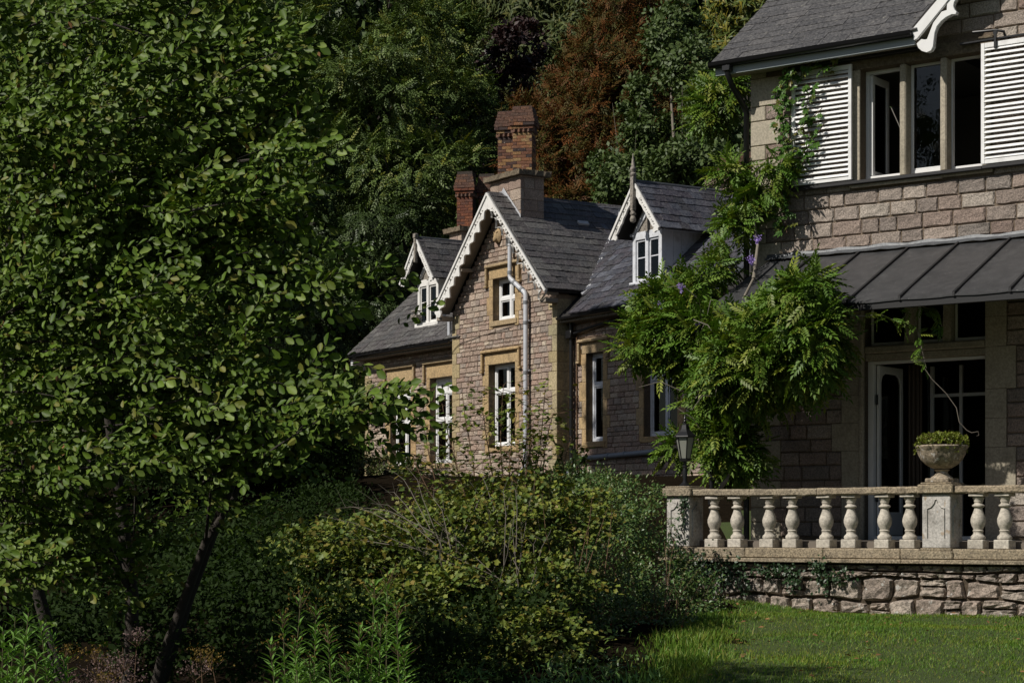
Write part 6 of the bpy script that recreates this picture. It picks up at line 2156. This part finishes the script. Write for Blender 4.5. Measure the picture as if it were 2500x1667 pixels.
# ---------- ivy on wall and pier, sedum in the urn
def ivy(name, lab, parent_loc, spots, n, size, ysurf):
    t = thing(name, lab, 'ivy', HO, HA)
    P = []
    for (x, z, rx, rz, wt) in spots:
        k = int(n * wt)
        P.append(np.stack([rng.normal(x, rx, k), ysurf - np.abs(rng.normal(.02, .025, k)), rng.normal(z, rz, k)], -1))
    P = np.concatenate(P)
    D = norm(rng.normal(0, .6, (len(P), 3)) + np.array([0, -.2, -.7]))
    N = norm(np.array([-.1, -.8, .5]) + rng.normal(0, .4, (len(P), 3)))
    add('foliage', leaf_np('foliage', LEAF['ivy_dark'], P, D, N, rng.uniform(*size, len(P)), T_LOBE), t, kind='stuff')
    sm = MB()
    for (x, z, rx, rz, wt) in spots:
        sm.tube([(x - rx, ysurf - .01, z + rz), (x, ysurf - .015, z), (x + rx * .4, ysurf - .01, z - rz)], [.006, .005, .003], 5)
    sm.build('stems', M['red_twig'], t)


ivy('ivy', 'dark ivy hanging over the rubble wall below the balustrade', 0, [(.55, -.55, .22, .14, .28), (.95, -.62, .2, .14, .2), (1.35, -.60, .14, .12, .12), (1.6, -.75, .06, .14, .05), (2.05, -.56, .15, .05, .1), (2.35, -.66, .07, .09, .08), (2.75, -.50, .08, .06, .06), (2.80, -.66, .06, .12, .06), (3.05, -.62, .1, .07, .06)], 1500, (.035, .06), -3.0)
ivy('ivy', 'thin ivy strand climbing the left balustrade pier', 0, [(.60, .20, .03, .16, .5), (.63, .38, .05, .05, .2), (.45, -.15, .08, .10, .3)], 190, (.03, .05), -2.99)
sed = thing('sedum', 'yellow-green trailing sedum growing in the stone urn', 'plant', to_world(HO, HA, 4.42, -2.78, 1.04))
k = 330
a_ = rng.random(k) * 6.283
r_ = np.sqrt(rng.random(k)) * .35
ros = np.stack([r_ * np.cos(a_), r_ * np.sin(a_), .09 + .09 * (1 - (r_ / .36) ** 2) - .16 * np.clip(r_ - .29, 0, 1) * 2 + rng.normal(0, .02, k)], -1)
ros[r_ > .31, 2] -= rng.random((r_ > .31).sum()) * .13
P = np.repeat(ros, 9, 0) + rng.normal(0, .008, (k * 9, 3))
D = norm(rng.normal(0, .8, (k * 9, 3)) + np.array([0, 0, .7]))
add('foliage', leaf_np('foliage', LEAF['sedum'], P, D, norm(rng.normal(0, .6, (k * 9, 3)) + np.array([0, 0, 1.0])), rng.uniform(.024, .042, k * 9), T_OVAL), sed, kind='stuff')
MB().lathe([(.01, .0), (.25, .0), (.28, .03), (.2, .06), (.02, .08)], 0, 0, 14).build('soil_mound', M['soil'], sed)
P = np.stack([rng.normal(3.05, .06, 26), np.full(26, -3.0), np.full(26, -.78)], -1)


# ---------- tall herbs along the bottom
def herb(name, lab, cat, group, u, vt, Y, lm, nleaf, llen, head, headm, stemm='twig', lean=0.0, wide=1.0, tmpl=T_LANCE, hs=.10):
    top = pt(u, vt, Y)
    X = top.x - lean
    b = Vector((X, Y, float(gz(X, Y)) - .02))
    t = thing(name, lab, cat, b, 0, group)
    h = top - b
    k = 6
    pts = [Vector((h.x * (i / k) ** 2, 0, h.z * i / k)) for i in range(k + 1)]
    MB().tube(pts, [.006 * (1 - .6 * i / k) for i in range(k + 1)], 5).build('stem', M[stemm], t)
    s_ = np.sort(rng.random(nleaf) ** .8)
    P = np.stack([h.x * s_ ** 2, np.zeros(nleaf), h.z * s_], -1)
    an = np.arange(nleaf) * 2.4 + rng.random(nleaf)
    D = np.stack([np.cos(an), np.sin(an), .45 + .5 * s_], -1)
    N = np.stack([-np.cos(an) * .5, -np.sin(an) * .5, np.ones(nleaf)], -1) + rng.normal(0, .15, (nleaf, 3))
    add('foliage', leaf_np('foliage', LEAF[lm], P, D, N, llen * (1.05 - .55 * s_) * rng.uniform(.8, 1.15, nleaf), tmpl), t, kind='stuff')
    if head:
        q = rng.normal(0, 1, (head, 3)) * np.array([hs * wide, hs * wide, hs * .6])
        add('flower_head', leaf_np('flower_head', LEAF[headm], np.array(h) + q + np.array([0, 0, .0]), rng.normal(0, 1, (head, 3)), rng.normal(0, 1, (head, 3)), rng.uniform(.008, .018, head), T_QUAD), t, kind='stuff')
        sm = MB()
        for i in range(9):
            sm.tube([h * .94, Vector(np.array(h) + q[i])], [.002, .001], 4)
        sm.build('head_stalks', M['red_twig'], t)


ORD = ['leftmost', 'second from left', 'third from left', 'fourth from left', 'fifth from left', 'sixth from left', 'seventh from left', 'eighth from left', 'ninth from left', 'tenth from left', 'rightmost']


def nth(lst, u):
    k = sorted(q[0] for q in lst).index(u)
    return 'rightmost' if k == len(lst) - 1 else ORD[k]


HL = ((690, 1500), (735, 1452), (772, 1475), (800, 1535), (660, 1570), (845, 1610), (718, 1560), (755, 1600))
for (u, v) in HL:
    herb('goldenrod', nth(HL, u) + ' goldenrod stem of the clump at the left foot of the shrub', 'plant', 'goldenrod before the shrub, left clump', u, v, rd.uniform(9.6, 10.4), 'gold', 110, .15, 30, 'goldflower', hs=.035, lean=rd.uniform(-.06, .06))
HL = ((878, 1530), (915, 1425), (946, 1398), (968, 1475), (930, 1520), (900, 1590), (985, 1580))
for (u, v) in HL:
    herb('goldenrod', nth(HL, u) + ' goldenrod stem of the bright clump below the bare twigs', 'plant', 'goldenrod before the shrub, middle clump', u, v, rd.uniform(9.7, 10.4), 'gold', 120, .16, 20, 'goldflower', hs=.03, lean=rd.uniform(-.05, .05))
HL = ((8, 1540), (38, 1505), (70, 1495), (100, 1525), (128, 1550), (155, 1605), (22, 1590), (60, 1570), (90, 1600), (115, 1630), (40, 1640))
for (u, v) in HL:
    herb('goldenrod', nth(HL, u) + ' goldenrod stem of the clump in the bottom left corner', 'plant', 'goldenrod in the bottom left corner', u, v, rd.uniform(8.8, 9.6), 'gold', 110, .15, 0, None, lean=rd.uniform(-.08, .08))
herb('flowering_herb', 'tall mauve-brown seed head standing alone at bottom left', 'plant', None, 336, 1548, 9.9, 'under', 26, .10, 190, 'seedhead', 'red_twig', .04, hs=.035)
HL = ((215, 1645), (248, 1612), (285, 1628), (268, 1655), (305, 1610), (190, 1660), (236, 1660), (475, 1632), (320, 1655))
for (u, v) in HL:
    herb('flowering_herb', nth(HL, u) + ' faded pink seed head in the bottom left border', 'plant', 'faded pink seed heads in the border', u, v, rd.uniform(9.4, 10.2), 'under', 24, .09, 150, 'seedhead', 'red_twig', rd.uniform(-.1, .1), hs=.04)
HL = ((490, 1592), (515, 1608), (165, 1590), (232, 1592), (255, 1648))
for (u, v) in HL:
    herb('flowering_herb', nth(HL, u) + ' brown spent umbel above the bottom left border', 'plant', 'brown spent umbels in the border', u, v, rd.uniform(9.4, 10.2), 'under', 12, .08, 110, 'goldflower', 'red_twig', rd.uniform(-.12, .02), hs=.035)

# ---------- lawn blades
n = 125000
Yb = np.sqrt(rng.uniform(14.5 ** 2, 27.5 ** 2, n))
Xb = rng.uniform(.6, 8, n)
xr, yr_ = to_local(HO, HA, Xb, Yb)
k_ = is_lawn(Xb, Yb) & (yr_ < -2.95) & (Xb < 1250 / F0 * Yb + .3)
Xb, Yb, yr_ = Xb[k_], Yb[k_], yr_[k_]
n = len(Xb)
P = np.stack([Xb, Yb, gz(Xb, Yb) - .004], -1)
nz = np.sin(Xb * 2.1 + Yb * .9) * np.sin(Yb * 1.7 - Xb * .8)
tall = np.clip(1 - (-2.95 - yr_) / .45, 0, 1)
S = rng.uniform(.026, .048, n) * (1 + .3 * nz) * (1 + 1.3 * tall * rng.random(n))
D = norm(rng.normal(0, .42, (n, 3)) + np.array([0.1, 0, 1.0]))
tag(add('grass', leaf_np('grass', LEAF['grass'], P, D, rng.normal(0, 1, (n, 3)) + np.array([0, -.6, 0]), S, (T_BLADE[0] * np.array([1, 1.6, 1]), T_BLADE[1]))), 'mown green lawn grass below the terrace wall', 'grass', kind='stuff')
n = 170
Yb = rng.uniform(16, 26, n)
Xb = 1.6 + (Yb - 16.5) * .145 + rng.random(n) ** 1.5 * 4.5
k_ = to_local(HO, HA, Xb, Yb)[1] < -3.1
Xb, Yb = Xb[k_], Yb[k_]
n = len(Xb)
P = np.stack([Xb, Yb, gz(Xb, Yb) + rng.uniform(.035, .06, n)], -1)
tag(add('fallen_leaves', leaf_np('fallen_leaves', LEAF['cone'], P, rng.normal(0, 1, (n, 3)) * np.array([1, 1, .2]), rng.normal(0, .3, (n, 3)) + np.array([0, 0, 1.0]), rng.uniform(.04, .08, n), T_OVAL)), 'brown fallen leaves scattered over the lawn', 'leaves', kind='stuff')
# rough grass and weeds at the lawn edge
n = 9000
Yb = rng.uniform(14.5, 25.5, n)
Xb = 1.42 + (Yb - 16.5) * .145 + rng.normal(-.12, .2, n)
P = np.stack([Xb, Yb, gz(Xb, Yb) - .01], -1)
D = norm(rng.normal(0, .4, (n, 3)) + np.array([0, 0, 1.0]))
tag(add('rough_grass', leaf_np('rough_grass', LEAF['grass'], P, D, rng.normal(0, 1, (n, 3)) + np.array([0, -.6, 0]), rng.uniform(.05, .13, n), T_BLADE)), 'longer rough grass along the edge of the lawn', 'grass', kind='stuff')
n = 3500
Yb = rng.uniform(12.5, 17.5, n)
Xb = rng.uniform(-1.9, 1.3, n)
P = np.stack([Xb, Yb, gz(Xb, Yb) - .01], -1)
P[:, 2] += rng.random(n) * .12
D = norm(rng.normal(0, .5, (n, 3)) + np.array([0, 0, .8]))
tag(add('weeds', leaf_np('weeds', LEAF['gold'], P, D, rng.normal(0, .6, (n, 3)) + np.array([0, -.3, .8]), rng.uniform(.06, .14, n), T_LANCE)), 'low green weeds under the front of the shrub', 'weeds', kind='stuff')
